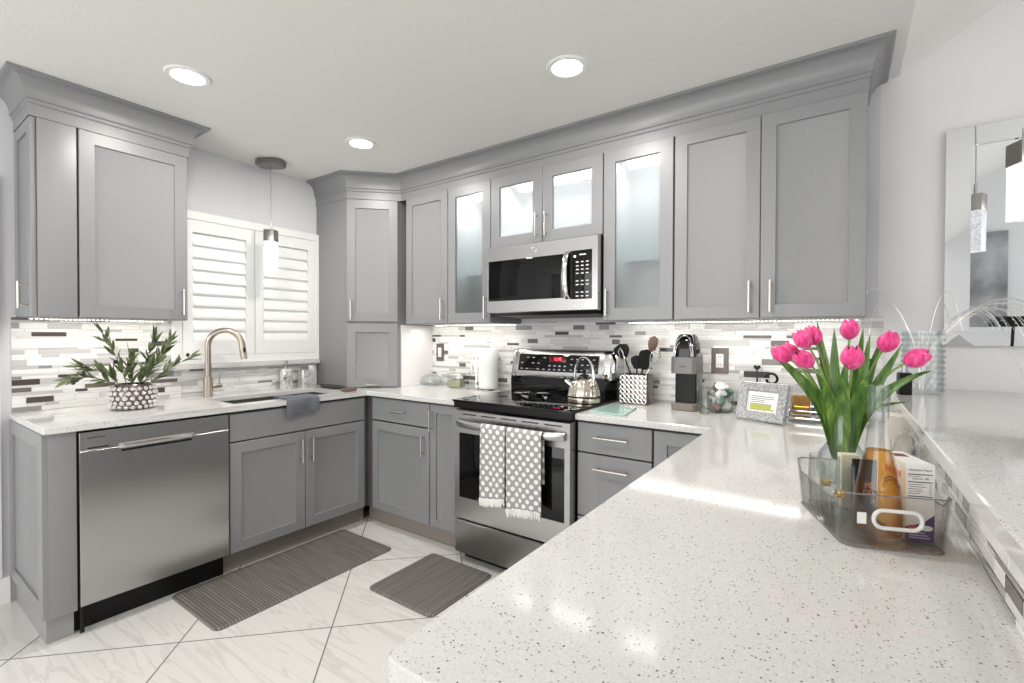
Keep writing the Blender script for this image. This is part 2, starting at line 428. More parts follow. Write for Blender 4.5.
# ------------------------------------------------------------------ window + shutters
tr = MB(FL())
def ring(mb, u0, u1, z0, z1, wd, d0, d1, b=.003):
    mb.rects(u0, u1, z0, z1, [(wd, d0), (0, d0), (0, d1 - b), (b, d1), (wd - b, d1), (wd, d1 - b), (wd, d0)], False, False)
ring(tr, -1.562, -.583, 1.112, 2.052, .052, 0, .03)
struct(tr.build('window_1', M['white']), 'white casing around the shuttered window')
tr = MB(FL()); ring(tr, WY0, WY1, WZ0, WZ1, .04, -.11, -.06); tr.box((WY0 + WY1) / 2 - .015, (WY0 + WY1) / 2 + .015, -.10, -.07, WZ0 + .04, WZ1 - .04)
wf = struct(tr.build('window_2', M['white']), 'window sash behind the shutters')
pane = MB(FL()).box(WY0 + .04, WY1 - .04, -.088, -.084, WZ0 + .04, WZ1 - .04).build('glass_pane', M['glass'], wf)
ws = MB(FL()); ws.box(-1.590, -.612, .0, .055, 1.083, 1.112, .003)
struct(ws.build('trim_2', M['quartz']), 'white quartz sill under the window')
def shutter(u0, u1, label, z0=1.166, z1=1.998):
    t = thing('window_shutter', label, 'shutter', (0.03, (u0 + u1) / 2, z0), 'plantation shutters in the kitchen window')
    st = .055; rl_b = .085; rl_t = .075; d0, d1 = .002, .030
    fr = MB(FL())
    fr.loft([[(u0 + a, d, z0 + b), (u1 - a, d, z0 + b), (u1 - a, d, z1 - c), (u0 + a, d, z1 - c)] for a, b, c, d in
             [(st, rl_b, rl_t, d0), (0, 0, 0, d0), (0, 0, 0, d1 - .002), (.002, .002, .002, d1), (st - .002, rl_b - .002, rl_t - .002, d1), (st, rl_b, rl_t, d1 - .002), (st, rl_b, rl_t, d0)]], False, False)
    fr.build('shutter_frame', M['white'], t)
    za, zb = z0 + rl_b, z1 - rl_t; n = 9; sp = (zb - za) / n; tilt = R(72)
    for i in range(n):
        zc = za + sp * (i + .5); lp = []
        for k in range(16):
            a = 2 * math.pi * k / 16; p, q = .0435 * math.cos(a), .0055 * math.sin(a)
            lp.append((p * math.cos(tilt) - q * math.sin(tilt), p * math.sin(tilt) + q * math.cos(tilt)))
        MB(FL()).loft([[(u, .016 - x, zc + y) for x, y in lp] for u in (u0 + st + .002, u1 - st - .002)]).build('louver', M['white'], t)
    tb = MB(FL()); tb.box(u1 - st - .022 if u0 < -1.2 else u0 + st + .010, u1 - st - .010 if u0 < -1.2 else u0 + st + .022, .05, .058, za + .02, zb - .02, .002)
    return t
shutter(-1.508, -1.082, 'white louvered shutter on the left half of the window, behind the faucet')
shutter(-1.077, -.637, 'white louvered shutter on the right half of the window, behind the pendant lamp')

# ------------------------------------------------------------------ cabinet parts
PT = .02      # door thickness
def door(F, u0, u1, z0, z1, d, parent, name='door', rail=.058, glass=False, slab=False, m=None):
    mb = MB(F); e = .0022; t = d + PT
    if slab:
        mb.rects(u0, u1, z0, z1, [(0, d), (0, t - e), (e, t)])
        return mb.build(name, m or M['paint'], parent)
    if glass:
        mb.rects(u0, u1, z0, z1, [(rail, d), (0, d), (0, t - e), (e, t), (rail - .002, t), (rail, t - .003), (rail, d)], False, False)
        o = mb.build(name, M['paint'], parent)
        MB(F).box(u0 + rail - .004, u1 - rail + .004, d + .006, d + .010, z0 + rail - .004, z1 - rail + .004).build('glass_pane', M['frost'], o)
        return o
    mb.rects(u0, u1, z0, z1, [(0, d), (0, t - e), (e, t), (rail, t), (rail + .0015, t - .009), (rail + .004, t - .010)])
    return mb.build(name, m or M['paint'], parent)
def pull(F, u, z, d, parent, vert=True, ln=.13, name='handle'):
    mb = MB(F); r = .0052; off = .032; h = ln / 2; q = h - .016
    if vert:
        mb.tube([(u, d + off, z - h), (u, d + off, z + h)], r, 12)
        for s in (-q, q): mb.tube([(u, d - .001, z + s), (u, d + off, z + s)], .0042, 10)
    else:
        mb.tube([(u - h, d + off, z), (u + h, d + off, z)], r, 12)
        for s in (-q, q): mb.tube([(u + s, d - .001, z), (u + s, d + off, z)], .0042, 10)
    return mb.build(name, M['nickel'], parent, weld=False)
def carcass(F, u0, u1, z0, z1, depth, parent, m=None, hollow=False, name='body'):
    mb = MB(F)
    if not hollow:
        mb.box(u0, u1, -depth, 0, z0, z1, .001)
        return mb.build(name, m or M['paint'], parent)
    t = .016
    mb.rects(u0, u1, z0, z1, [(0, -depth), (0, 0), (t, 0)], True, False)
    o = mb.build(name, m or M['paint'], parent)
    mi = MB(F); mi.rects(u0 + t, u1 - t, z0 + t, z1 - t, [(0, 0), (0, -depth + .008)], False, True)
    mi.build('interior', M['inside'], o)
    return o

# ---- base run, left wall -------------------------------------------------
FXL = .608      # carcass front on the left run (door face at .628)
F = FL(FXL)
t = thing('base_cabinet', 'grey end panel cabinet standing left of the dishwasher', 'cabinet', (.3, -2.17, 0))
MB(FL(0)).box(-2.212, -2.125, .004, FXL + .0, .115, .884, .001).build('body', M['paint'], t)
door(frame((0, -2.212), (1, 0)), .012, .626, .118, .882, .002, t, 'end_panel', .062)
MB(F).box(-2.214, -2.126, .0, .02, .115, .884, .002).build('filler', M['paint'], t)
MB(FL(0)).box(-2.216, -2.130, .004, .588, 0, .115).build('toe_kick', M['kickgrey'], t)
# dishwasher
dw = thing('dishwasher', 'stainless dishwasher under the left worktop', 'dishwasher', (.32, -1.82, 0))
MB(F).box(-2.121, -1.520, -.56, 0, .112, .875).build('body', M['black'], dw)
mb = MB(F); a, b = -2.118, -1.523
pr = [(.003, .118), (.026, .118), (.030, .124), (.030, .772), (.026, .790), (.024, .798), (.030, .800), (.030, .864), (.026, .868), (.003, .868)]
pr = [(.003, .125), (.026, .125), (.030, .129), (.030, .868), (.003, .868)]
mb.rects(a, b, .128, .791, [(0, .002), (0, .0302), (.0008, .031)])
dpan = mb.build('door', M['steelv'], dw)
mb = MB(F); mb.rects(a, b, .792, .872, [(0, .002), (0, .0282), (.0008, .029)]); cp = mb.build('control_panel', M['steel'], dw)
mb = MB(F)   # pocket handle
mb.loft([[(u, .0285, .776), (u, .030 + k * .020, .786), (u, .030 + k * .022, .796), (u, .030 + k * .012, .803), (u, .0285, .806)] for u, k in ((-1.985, .15), (-1.97, 1), (-1.70, 1), (-1.685, .15))])
mb.build('handle', M['steel'], dw)
MB(F).box(-1.975, -1.695, .0295, .0315, .768, .7765).build('handle_recess', M['black'], dw)
for k in (.0, .014): MB(F).box(-2.092, -2.02, .0285, .0298, .786 + k * 1.0, .791 + k).build('vent_slot', M['black'], cp)
text('lettering', 'SAMSUNG', .0135, text_mtx(F, -2.062, .0292, .846), M['black'], cp)
mb = MB(F)
for k in range(7): mb.box(-1.655 + k * .017, -1.648 + k * .017, .0288, .0294, .838 + (k % 2) * .006, .841 + (k % 2) * .006)
mb.build('button_marks', M['dsteel'], cp, weld=False)
MB(F).box(-2.121, -1.520, -.10, -.045, .0, .112).build('toe_kick', M['black'], dw)
lg = MB(F); lg.tube([(-2.105, -.01, .0), (-2.105, -.01, .12)], .008, 10); lg.build('foot', M['black'], dw)
# sink base
t = thing('sink_cabinet', 'grey sink base cabinet with two doors under the window', 'cabinet', (.3, -1.08, 0))
mb = MB(F); mb.box(-1.515, -.645, -.60, -.585, .115, .884); mb.box(-1.515, -1.50, -.585, 0, .115, .884); mb.box(-.66, -.645, -.585, 0, .115, .884); mb.box(-1.50, -.66, -.585, 0, .115, .13); mb.box(-1.50, -.66, -.02, 0, .62, .884)
mb.build('body', M['gap'], t)
MB(F).rects(-1.512, -.648, .720, .868, [(0, 0), (0, .018), (.0022, .02)]).build('false_front', M['paint'], t)
for (u0, u1, hu) in ((-1.512, -1.0835, -1.115), (-1.0795, -.648, -1.046)):
    o = door(F, u0, u1, .122, .712, 0, t)
    pull(F, hu, .60, PT, o, True, .14)
MB(FL(0)).box(-1.516, -.60, .004, .548, 0, .115).build('toe_kick', M['kick'], t)
# corner post between the two runs
mb = MB(); mb.prism([(.585, -.643), (.606, -.643), (.606, -.607), (.6705, -.607), (.6705, -.59), (.585, -.59)], .116, .883)
co = mb.build('corner_filler', mat('brown corner filler', (.10, .085, .078), .5), loc=(.63, -.61, .116)); tag(co, 'dark brown filler post in the inside corner of the base cabinets', 'filler')

# ---- base run, back wall -------------------------------------------------
FYB = -.605
F = FB(FYB)
t = thing('base_cabinet', 'grey base cabinet with one drawer over one door, right of the inside corner', 'cabinet', (.95, -.3, 0))
carcass(F, .672, 1.2185, .115, .884, .60, t, M['gap'])
o = door(F, .678, 1.2155, .725, .872, 0, t, 'drawer', slab=True); pull(F, .955, .80, PT, o, False, .13)
o = door(F, .678, 1.2155, .122, .715, 0, t); pull(F, 1.175, .615, PT, o)
MB(FB(0)).box(.56, 1.2185, .004, .555, 0, .115).build('toe_kick', M['kick'], t)
t = thing('base_cabinet', 'narrow grey one-door base cabinet against the left side of the range', 'cabinet', (1.34, -.3, 0))
carcass(F, 1.219, 1.457, .115, .884, .60, t, M['gap'])
o = door(F, 1.2225, 1.455, .122, .872, 0, t, rail=.05); pull(F, 1.247, .775, PT, o)
MB(FB(0)).box(1.219, 1.457, .004, .555, 0, .115).build('toe_kick', M['kick'], t)
t = thing('drawer_cabinet', 'grey three-drawer base cabinet right of the range', 'cabinet', (2.41, -.3, 0))
carcass(F, 2.226, 2.600, .115, .884, .60, t, M['gap'])
for z0, z1 in ((.730, .872), (.418, .722), (.122, .410)):
    o = door(F, 2.230, 2.598, z0, z1, 0, t, 'drawer', slab=True); pull(F, 2.41, z1 - .062, PT, o, False, .17)
MB(FB(0)).box(2.226, 2.600, .004, .555, 0, .115).build('toe_kick', M['kick'], t)
t = thing('base_cabinet', 'grey base cabinet in the corner under the peninsula, right of the drawers', 'cabinet', (2.73, -.3, 0))
carcass(F, 2.602, 2.90, .115, .884, .60, t, M['gap'])
o = door(F, 2.606, 2.890, .122, .872, 0, t)
MB(FB(0)).box(2.602, 2.90, .004, .555, 0, .115).build('toe_kick', M['kick'], t)
t = thing('peninsula_cabinet', 'grey base cabinets carrying the peninsula worktop', 'cabinet', (3.18, -1.45, 0))
MB().box(2.905, 3.485, -2.30, -.01, .115, .884, .002).build('body', M['paint'], t)
FP = frame((2.905, 0), (0, -1))
for k in range(3): door(FP, .64 + k * .55, 1.185 + k * .55, .122, .872, 0, t)
MB().box(2.96, 3.485, -2.28, -.01, 0, .115).build('toe_kick', M['kick'], t)

# ---- worktops --------------------------------------------------------------
def arc(cx, cy, r, a0, a1, n=6): return [(cx + r * math.cos(R(a0 + (a1 - a0) * k / n)), cy + r * math.sin(R(a0 + (a1 - a0) * k / n))) for k in range(n + 1)]
SKX0, SKX1, SKY0, SKY1 = .185, .555, -1.46, -.74
def l_top():
    # L-shaped top with a sink cut-out: outer loop split around the hole by quads
    mb = MB(); b = .004; z0, z1 = .884, CT
    D = .6535; YE = -2.233
    def slab(pts): mb.prism(pts, z0, z1, 0)
    slab([(.001, YE), (D - .012, YE), (D - .003, YE + .003), (D, YE + .012), (D, SKY0), (.001, SKY0)])
    slab([(.001, SKY0), (SKX0, SKY0), (SKX0, SKY1), (.001, SKY1)])
    slab([(SKX1, SKY0), (D, SKY0), (D, SKY1), (SKX1, SKY1)])
    slab([(.001, SKY1), (D, SKY1), (D, -.6455), (1.458, -.6455), (1.458, -.001), (.001, -.001)])
    bmesh.ops.remove_doubles(mb.bm, verts=mb.bm.verts, dist=1e-5)
    # drop the internal walls where the pieces meet
    seen = {}
    for f in list(mb.bm.faces):
        k = tuple(sorted(v.index for v in f.verts))
    mb.bm.verts.index_update()
    for f in list(mb.bm.faces):
        k = tuple(sorted(v.index for v in f.verts)); seen.setdefault(k, []).append(f)
    dead = [f for fs in seen.values() if len(fs) > 1 for f in fs]
    bmesh.ops.delete(mb.bm, geom=dead, context='FACES')
    return mb
o = l_top().build('worktop', M['quartz'], loc=(.3, -1.4, .884)); tag(o, 'L-shaped white speckled quartz worktop around the sink, left of the range', 'worktop')
bv = o.modifiers.new('bevel', 'BEVEL'); bv.width = .003; bv.segments = 2; bv.limit_method = 'ANGLE'; bv.angle_limit = R(50)
pts = [(2.226, -.6455), (2.847, -.6455)] + arc(2.871, -2.316, .024, 180, 270) + [(3.4875, -2.340), (3.4875, -.001), (2.226, -.001)]
o = MB().prism(pts, .884, CT, .003).build('worktop', M['quartz'], loc=(3.1, -1.2, .884)); tag(o, 'white speckled quartz worktop right of the range, running forward as the peninsula', 'worktop')
pts = [(LX, -2.45), (LX + .47, -2.45), (LX + .47, -.001), (LX, -.001)]
o = MB().prism(pts, 1.038, 1.07, .003).build('bar_top', M['quartz'], loc=(3.68, -1.2, 1.038)); tag(o, 'raised white quartz bar top along the right of the peninsula', 'worktop')
# sink
sk = thing('sink', 'undermount stainless sink below the window', 'sink', ((SKX0 + SKX1) / 2, (SKY0 + SKY1) / 2, .66))
mb = MB(); x0, x1, y0, y1 = SKX0 - .006, SKX1 + .006, SKY0 - .006, SKY1 + .006
mb.loft([[(x0 - i, y0 - i, z), (x1 + i, y0 - i, z), (x1 + i, y1 + i, z), (x0 - i, y1 + i, z)] for i, z in ((.012, .8825), (0, .8825), (-.004, .70), (-.03, .672))], False, True)
mb.build('basin', M['steel'], sk, recalc=True)
MB().lathe([(.035, 0), (.04, .003), (.02, .004)], ((x0 + x1) / 2, (y0 + y1) / 2, .6722), 20).build('drain', M['chrome'], sk)

# ------------------------------------------------------------------ wall cabinets, left
UZ0, UZ1 = 1.372, 2.285
F = FL(.31)
t = thing('wall_cabinet', 'grey wall cabinet hanging over the dishwasher, left of the window', 'cabinet', (.16, -1.9, UZ0))
MB(FL(0)).box(-2.188, -1.592, .002, .31, UZ0, UZ1, .001).build('body', M['paint'], t)
o = door(frame((0, -2.188), (1, 0)), .006, .318, UZ0 + .004, UZ1 - .02, .0, t, 'end_door', .055); pull(frame((0, -2.188), (1, 0)), .27, 1.47, .02, o, True, .12)
MB(F).box(-2.186, -2.052, 0, .02, UZ0 + .002, UZ1 - .02, .002).build('filler', M['paint'], t)
MB(F).box(-2.052, -2.046, -.002, .004, UZ0, UZ1).build('shadow_gap', M['gap'], t)
o = door(F, -2.044, -1.594, UZ0 + .002, UZ1 - .02, 0, t); pull(F, -1.622, 1.47, PT, o, True, .14)

# ------------------------------------------------------------------ corner cabinet (down to the worktop)
t = thing('corner_cabinet', 'tall grey diagonal corner cabinet standing on the worktop', 'cabinet', (.3, -.3, CT))
cpts = [(.002, -.605), (.368, -.605), (.625, -.348), (.625, -.012), (.002, -.012)]
MB().prism(cpts, CT + .001, UZ1, .001).build('body', M['paint'], t)
MB().box(.6255, .634, -.325, -.001, CT + .001, UZ0 - .004).build('side_panel', M['wallwhite'], t)
FD = frame((.368, -.605), (1, 1)); LD = math.hypot(.257, .257)
o = door(FD, -.004 + .008, LD - .003, 1.392, UZ1 - .02, .0005, t, rail=.062); pull(FD, .035, 1.475, PT, o, True, .14)
o = door(FD, -.004 + .008, LD - .003, CT + .006, 1.378, .0005, t, rail=.062)
mb = MB(FD); mb.box(LD / 2 - .045, LD / 2 + .05, PT, PT + .022, .940, .946, .001); mb.box(LD / 2 - .045, LD / 2 + .05, PT, PT + .003, .930, .946, .0005); mb.build('tab_pull', M['nickel'], o, weld=False)

# ------------------------------------------------------------------ wall cabinets, back
F = FB(-.332)
G = None
def wallcab(label, u0, u1, z0, doors, lit=False):
    t = thing('wall_cabinet', label, 'cabinet', ((u0 + u1) / 2, -.17, z0))
    b = carcass(F, u0, u1, z0, UZ1, .328, t, hollow=lit)
    for (a, c, g, hu, hz) in doors:
        o = door(F, a, c, z0 + .002, UZ1 - .014, 0.0005, t, glass=g, rail=.066 if g else .058)
        pull(F, hu, hz, PT, o, True, .14)
    return t, b
wallcab('grey solid-door wall cabinet beside the corner cabinet', .690, 1.1145, UZ0, [(.712, 1.1125, False, 1.075, 1.47)])
wallcab('tall narrow frosted-glass wall cabinet left of the microwave', 1.1155, 1.4775, UZ0, [(1.1175, 1.4755, True, 1.447, 1.47)], True)
wallcab('short wall cabinet with two frosted-glass doors above the microwave', 1.4785, 2.2345, 1.835, [(1.4805, 1.8535, True, 1.825, 1.935), (1.8575, 2.2325, True, 1.888, 1.935)], True)
wallcab('tall narrow frosted-glass wall cabinet right of the microwave', 2.2355, 2.607, UZ0, [(2.2385, 2.604, True, 2.264, 1.47)], True)
wallcab('wide grey two-door wall cabinet at the right end of the run', 2.608, 3.366, UZ0, [(2.612, 2.985, False, 2.945, 1.47), (2.988, 3.365, False, 3.028, 1.47)])
# lamps inside the glass cabinets
area('cabinet_lamp_left', (1.297, -.16, UZ1 - .03), (0, -.45, -1), .26, .10, 1.6)
area('cabinet_lamp_middle', (1.857, -.16, UZ1 - .03), (0, -.45, -1), .62, .10, 3.0)
area('cabinet_lamp_right', (2.421, -.16, UZ1 - .03), (0, -.45, -1), .26, .10, 1.6)
# bluish glassware on the low shelves of the tall glass cabinets
teal = mat('pale teal glass', (.16, .60, .64), .2)
for (cx, lab) in ((1.297, 'pale teal bowls behind the frosted door left of the microwave'), (2.421, 'pale teal bowls behind the frosted door right of the microwave')):
    mb = MB()
    prof = []
    for k in range(5): prof += [(.085, k * .06), (.122, k * .06 + .055)]
    mb.lathe(prof, (cx, -.20, UZ0 + .0165), 24)
    o = mb.build('bowl_stack', teal, loc=(cx, -.20, UZ0 + .0165)); tag(o, lab, 'bowls', 'teal bowls in the glass cabinets')

# crown mouldings
def crown(path, name, label, loc):
    zb = UZ1 - .016
    prof = [(-.006, zb), (.0, zb), (.0, zb + .052), (.006, zb + .056), (.006, zb + .070), (.013, zb + .074), (.013, zb + .084)]
    z0 = zb + .084
    for k in range(1, 9):
        a = R(90 * k / 8)
        prof.append((.013 + .058 * (1 - math.cos(a)), z0 + (HC - .014 - z0) * math.sin(a)))
    prof += [(.073, HC - .013), (.078, HC - .011), (.078, HC - .001), (-.006, HC - .001)]
    n = len(path); P = [Vector(p) for p in path]
    loops = []
    for i in range(n):
        if i == 0: e = (P[1] - P[0]).normalized(); mv = Vector((e.y, -e.x))
        elif i == n - 1: e = (P[-1] - P[-2]).normalized(); mv = Vector((e.y, -e.x))
        else:
            e1 = (P[i] - P[i - 1]).normalized(); e2 = (P[i + 1] - P[i]).normalized()
            n1 = Vector((e1.y, -e1.x)); n2 = Vector((e2.y, -e2.x)); mv = (n1 + n2) / (1 + n1.dot(n2))
        loops.append([(P[i].x + mv.x * d, P[i].y + mv.y * d, z) for d, z in prof])
    mb = MB(); mb.loft(loops)
    o = mb.build(name, M['paint'], loc=loc, ang=.35); tag(o, label, 'molding')
    return o
crown([(.001, -2.21), (.322, -2.21), (.322, -1.580), (.001, -1.580)], 'crown_molding', 'grey crown molding on the wall cabinet left of the window', (.15, -1.9, 2.27))
crown([(.001, -.610), (.382, -.610), (.650, -.342), (3.367, -.342), (3.367, -.001)], 'crown_molding', 'long grey crown molding on the corner and back wall cabinets', (1.8, -.2, 2.27))

# LED strips under the wall cabinets
def led_strip(F, u0, u1, d, label):
    x = (F @ Vector(((u0 + u1) / 2, d, 1.37)))
    t = thing('light_strip', label, 'light strip', x, 'LED strips under the wall cabinets')
    MB(F).box(u0, u1, d - .006, d + .006, 1.3685, 1.3718).build('tape', M['white'], t)
    mb = MB(F); n = int((u1 - u0) / .018)
    for k in range(n):
        c = u0 + (k + .5) * (u1 - u0) / n
        mb.box(c - .0035, c + .0035, d - .003, d + .003, 1.3672, 1.3684)
    o = mb.build('diodes', M['led'], t, weld=False); o['kind'] = 'stuff'
led_strip(FL(0), -2.17, -1.61, .045, 'LED strip under the wall cabinet left of the window')
led_strip(FB(0), .70, 1.46, .045, 'LED strip under the wall cabinets left of the microwave')
led_strip(FB(0), 2.26, 3.35, .045, 'LED strip under the wall cabinets right of the microwave')


# ------------------------------------------------------------------ range
RX0, RX1 = 1.464, 2.222
F = FB(0)
rg = thing('range', 'stainless electric range with black glass cooktop between the base cabinets', 'range', (1.843, -.35, 0))
MB(F).box(RX0 + .002, RX1 - .002, .012, .625, .03, .905).build('body', M['black'], rg)
ct = MB(F); ct.box(RX0 - .001, RX1 + .001, .02, .688, .9165, .929, .003); ct.build('cooktop', M['blackgloss'], rg)
MB(F).box(RX0, RX1, .60, .676, .882, .9163, .003).build('front_rim', M['black'], rg)
mb = MB(F); ringm = mat('burner ring print', (.07, .07, .072), .15)
for (x, d, r) in ((1.66, .50, .10), (2.03, .52, .115), (1.66, .24, .075), (2.03, .24, .09), (1.845, .22, .055)):
    o = MB(F); o.lathe([(r, 0), (r + .003, 0), (r + .003, .0003), (r, .0003), (r, 0)], (x, d, .9291), 48, False, False); o.build('burner', ringm, rg)
# oven door with window
mb = MB(F); mb.rects(RX0 + .002, RX1 - .002, .250, .872, [(0, .627), (0, .668), (.006, .676)])
od = mb.build('oven_door', M['steel'], rg)
MB(F).rects(1.507, 2.184, .376, .742, [(0, .672), (0, .6770), (.004, .6785)]).build('oven_window', M['blackgloss'], od)
for k in range(5): MB(F).box(1.53 + k * .135, 1.63 + k * .135, .674, .6768, .846, .8515).build('vent_slot', M['black'], od)
hp = []
for k in range(25):
    u = k / 24; x = RX0 + .03 + (RX1 - RX0 - .06) * u
    hp.append((x, .68 + .050 * (1 - (2 * u - 1) ** 4) + .004, .800))
mb = MB(F); loops = []
for i, p in enumerate(hp):
    loops.append([(p[0], p[1] + .011 * math.cos(a), p[2] + .021 * math.sin(a)) for a in [2 * math.pi * j / 14 for j in range(14)]])
mb.loft(loops); mb.tube([(RX0 + .045, .672, .80), (RX0 + .045, .70, .80)], .014, 12); mb.tube([(RX1 - .045, .672, .80), (RX1 - .045, .70, .80)], .014, 12)
mb.build('handle', M['steel'], od, weld=False)
dr = MB(F); dr.rects(RX0 + .002, RX1 - .002, .052, .240, [(0, .627), (0, .664), (.006, .672)])
dr.build('storage_drawer', M['dsteel'], rg)
MB(F).box(RX0 + .02, RX1 - .02, .05, .60, .0, .05).build('toe_kick', M['black'], rg)
# backguard
mb = MB(F); mb.loft([[(x, .016, .929), (x, .11, .929), (x, .112, .99), (x, .105, 1.045), (x, .016, 1.045)] for x in (RX0 + .004, RX1 - .004)])
bg = mb.build('backguard', M['blackgloss'], rg)
prof = [(.014, 1.030), (.125, 1.030), (.130, 1.046), (.098, 1.188), (.088, 1.202), (.06, 1.206), (.014, 1.206)]
mb = MB(F); mb.loft([[(x, a, b) for a, b in prof] for x in (RX0 + .045, RX1 - .075)]); hood = mb.build('control_housing', M['steel'], bg)
# rounded silver end caps
for x0, x1, s in ((RX0 + .002, RX0 + .050, -1), (RX1 - .082, RX1 - .002, 1)):
    mb = MB(F); loops = []
    for k in range(9):
        u = k / 8; q = (1 - u) if s < 0 else u
        sh = math.sqrt(max(0.02, 1 - q ** 3)); cz = 1.115
        loops.append([(x0 + (x1 - x0) * u, .014 + (a + .006 - .014) * (.35 + .65 * sh), cz + (b - cz) * (.72 + .30 * sh)) for a, b in prof])
    mb.loft(loops); mb.build('end_cap', M['chrome'] if s > 0 else M['steel'], bg, ang=.9)
# sloping black glass control panel
FC = Matrix.Translation((0, 0, 0))
sl = math.atan2(.130 - .098, 1.188 - 1.046)
CPm = F @ Matrix.Translation((0, .1315, 1.046)) @ Matrix.Rotation(sl, 4, 'X')
mb = MB(CPm); mb.rects(1.535, 2.105, .020, .130, [(0, -.004), (0, .0005), (.002, .0012)])
cp = mb.build('control_panel', M['blackgloss'], hood)
mb = MB(CPm); mb.rects(1.765, 1.885, .082, .120, [(0, .0012), (.001, .0018)]); mb.build('display', mat('display window', (.10, .004, .008), .1), cp)
text('display_digits', '12:45', .026, text_mtx(CPm, 1.825, .0021, .101), emit('red digits', (1, .03, .05), 3.5), cp, .0002)
prn = mat('panel print', (.62, .62, .62), .5)
mb = MB(CPm); rr = random.Random(4)
for i in range(5):
    for j, z in enumerate((.034, .072, .108)):
        if (i + j) % 3 == 2: continue
        x = 1.562 + i * .042; mb.box(x - .009, x + .009, .0012, .0016, z - .0022, z + .0022)
for i in range(4):
    for j, z in enumerate((.034, .058)):
        x = 1.772 + i * .036; mb.box(x - .008, x + .008, .0012, .0016, z - .003, z + .003)
for i in range(5):
    for j, z in enumerate((.036, .070, .104)):
        x = 1.925 + i * .037; mb.box(x - .008, x + .008, .0012, .0016, z - .0025, z + .0025)
o = mb.build('button_print', prn, cp, weld=False); o['kind'] = 'stuff'

# polka-dot towels over the oven handle
def dotmat():
    m = mat('grey towel with white dots', (.5, .5, .5), .9)
    t = nd(m, 'ShaderNodeTexCoord'); sx = nd(m, 'ShaderNodeSeparateXYZ'); lk(m, t.outputs['UV'], sx.inputs[0])
    def M2(op, a, b=None):
        n = nd(m, 'ShaderNodeMath', operation=op)
        if hasattr(a, 'node'): lk(m, a, n.inputs[0])
        else: n.inputs[0].default_value = a
        if b is not None:
            if hasattr(b, 'node'): lk(m, b, n.inputs[1])
            else: n.inputs[1].default_value = b
        return n.outputs[0]
    P = .047
    v = M2('DIVIDE', sx.outputs['Y'], P * .58); row = M2('FLOOR', v)
    par = M2('MULTIPLY', M2('MODULO', M2('ADD', row, 100.0), 2.0), .5)
    u = M2('ADD', M2('DIVIDE', sx.outputs['X'], P), par)
    fu = M2('SUBTRACT', M2('FRACT', u), .5); fv = M2('MULTIPLY', M2('SUBTRACT', M2('FRACT', v), .5), .58)
    d = M2('SQRT', M2('ADD', M2('MULTIPLY', fu, fu), M2('MULTIPLY', fv, fv)))
    k = M2('LESS_THAN', d, .25)
    mx = nd(m, 'ShaderNodeMix', data_type='RGBA'); lk(m, k, mx.inputs['Factor']); mx.inputs['A'].default_value = (.33, .325, .325, 1); mx.inputs['B'].default_value = (.80, .79, .77, 1)
    lk(m, mx.outputs['Result'], bsdf(m).inputs['Base Color'])
    n = nd(m, 'ShaderNodeTexNoise'); n.inputs['Scale'].default_value = 300
    bm_ = nd(m, 'ShaderNodeBump'); bm_.inputs['Strength'].default_value = .25; bm_.inputs['Distance'].default_value = .002
    lk(m, coords(m), n.inputs['Vector']); lk(m, n.outputs['Fac'], bm_.inputs['Height']); lk(m, bm_.outputs['Normal'], bsdf(m).inputs['Normal'])
    return m
TW = dotmat(); FRI = mat('white fringe', (.80, .79, .77), .9)
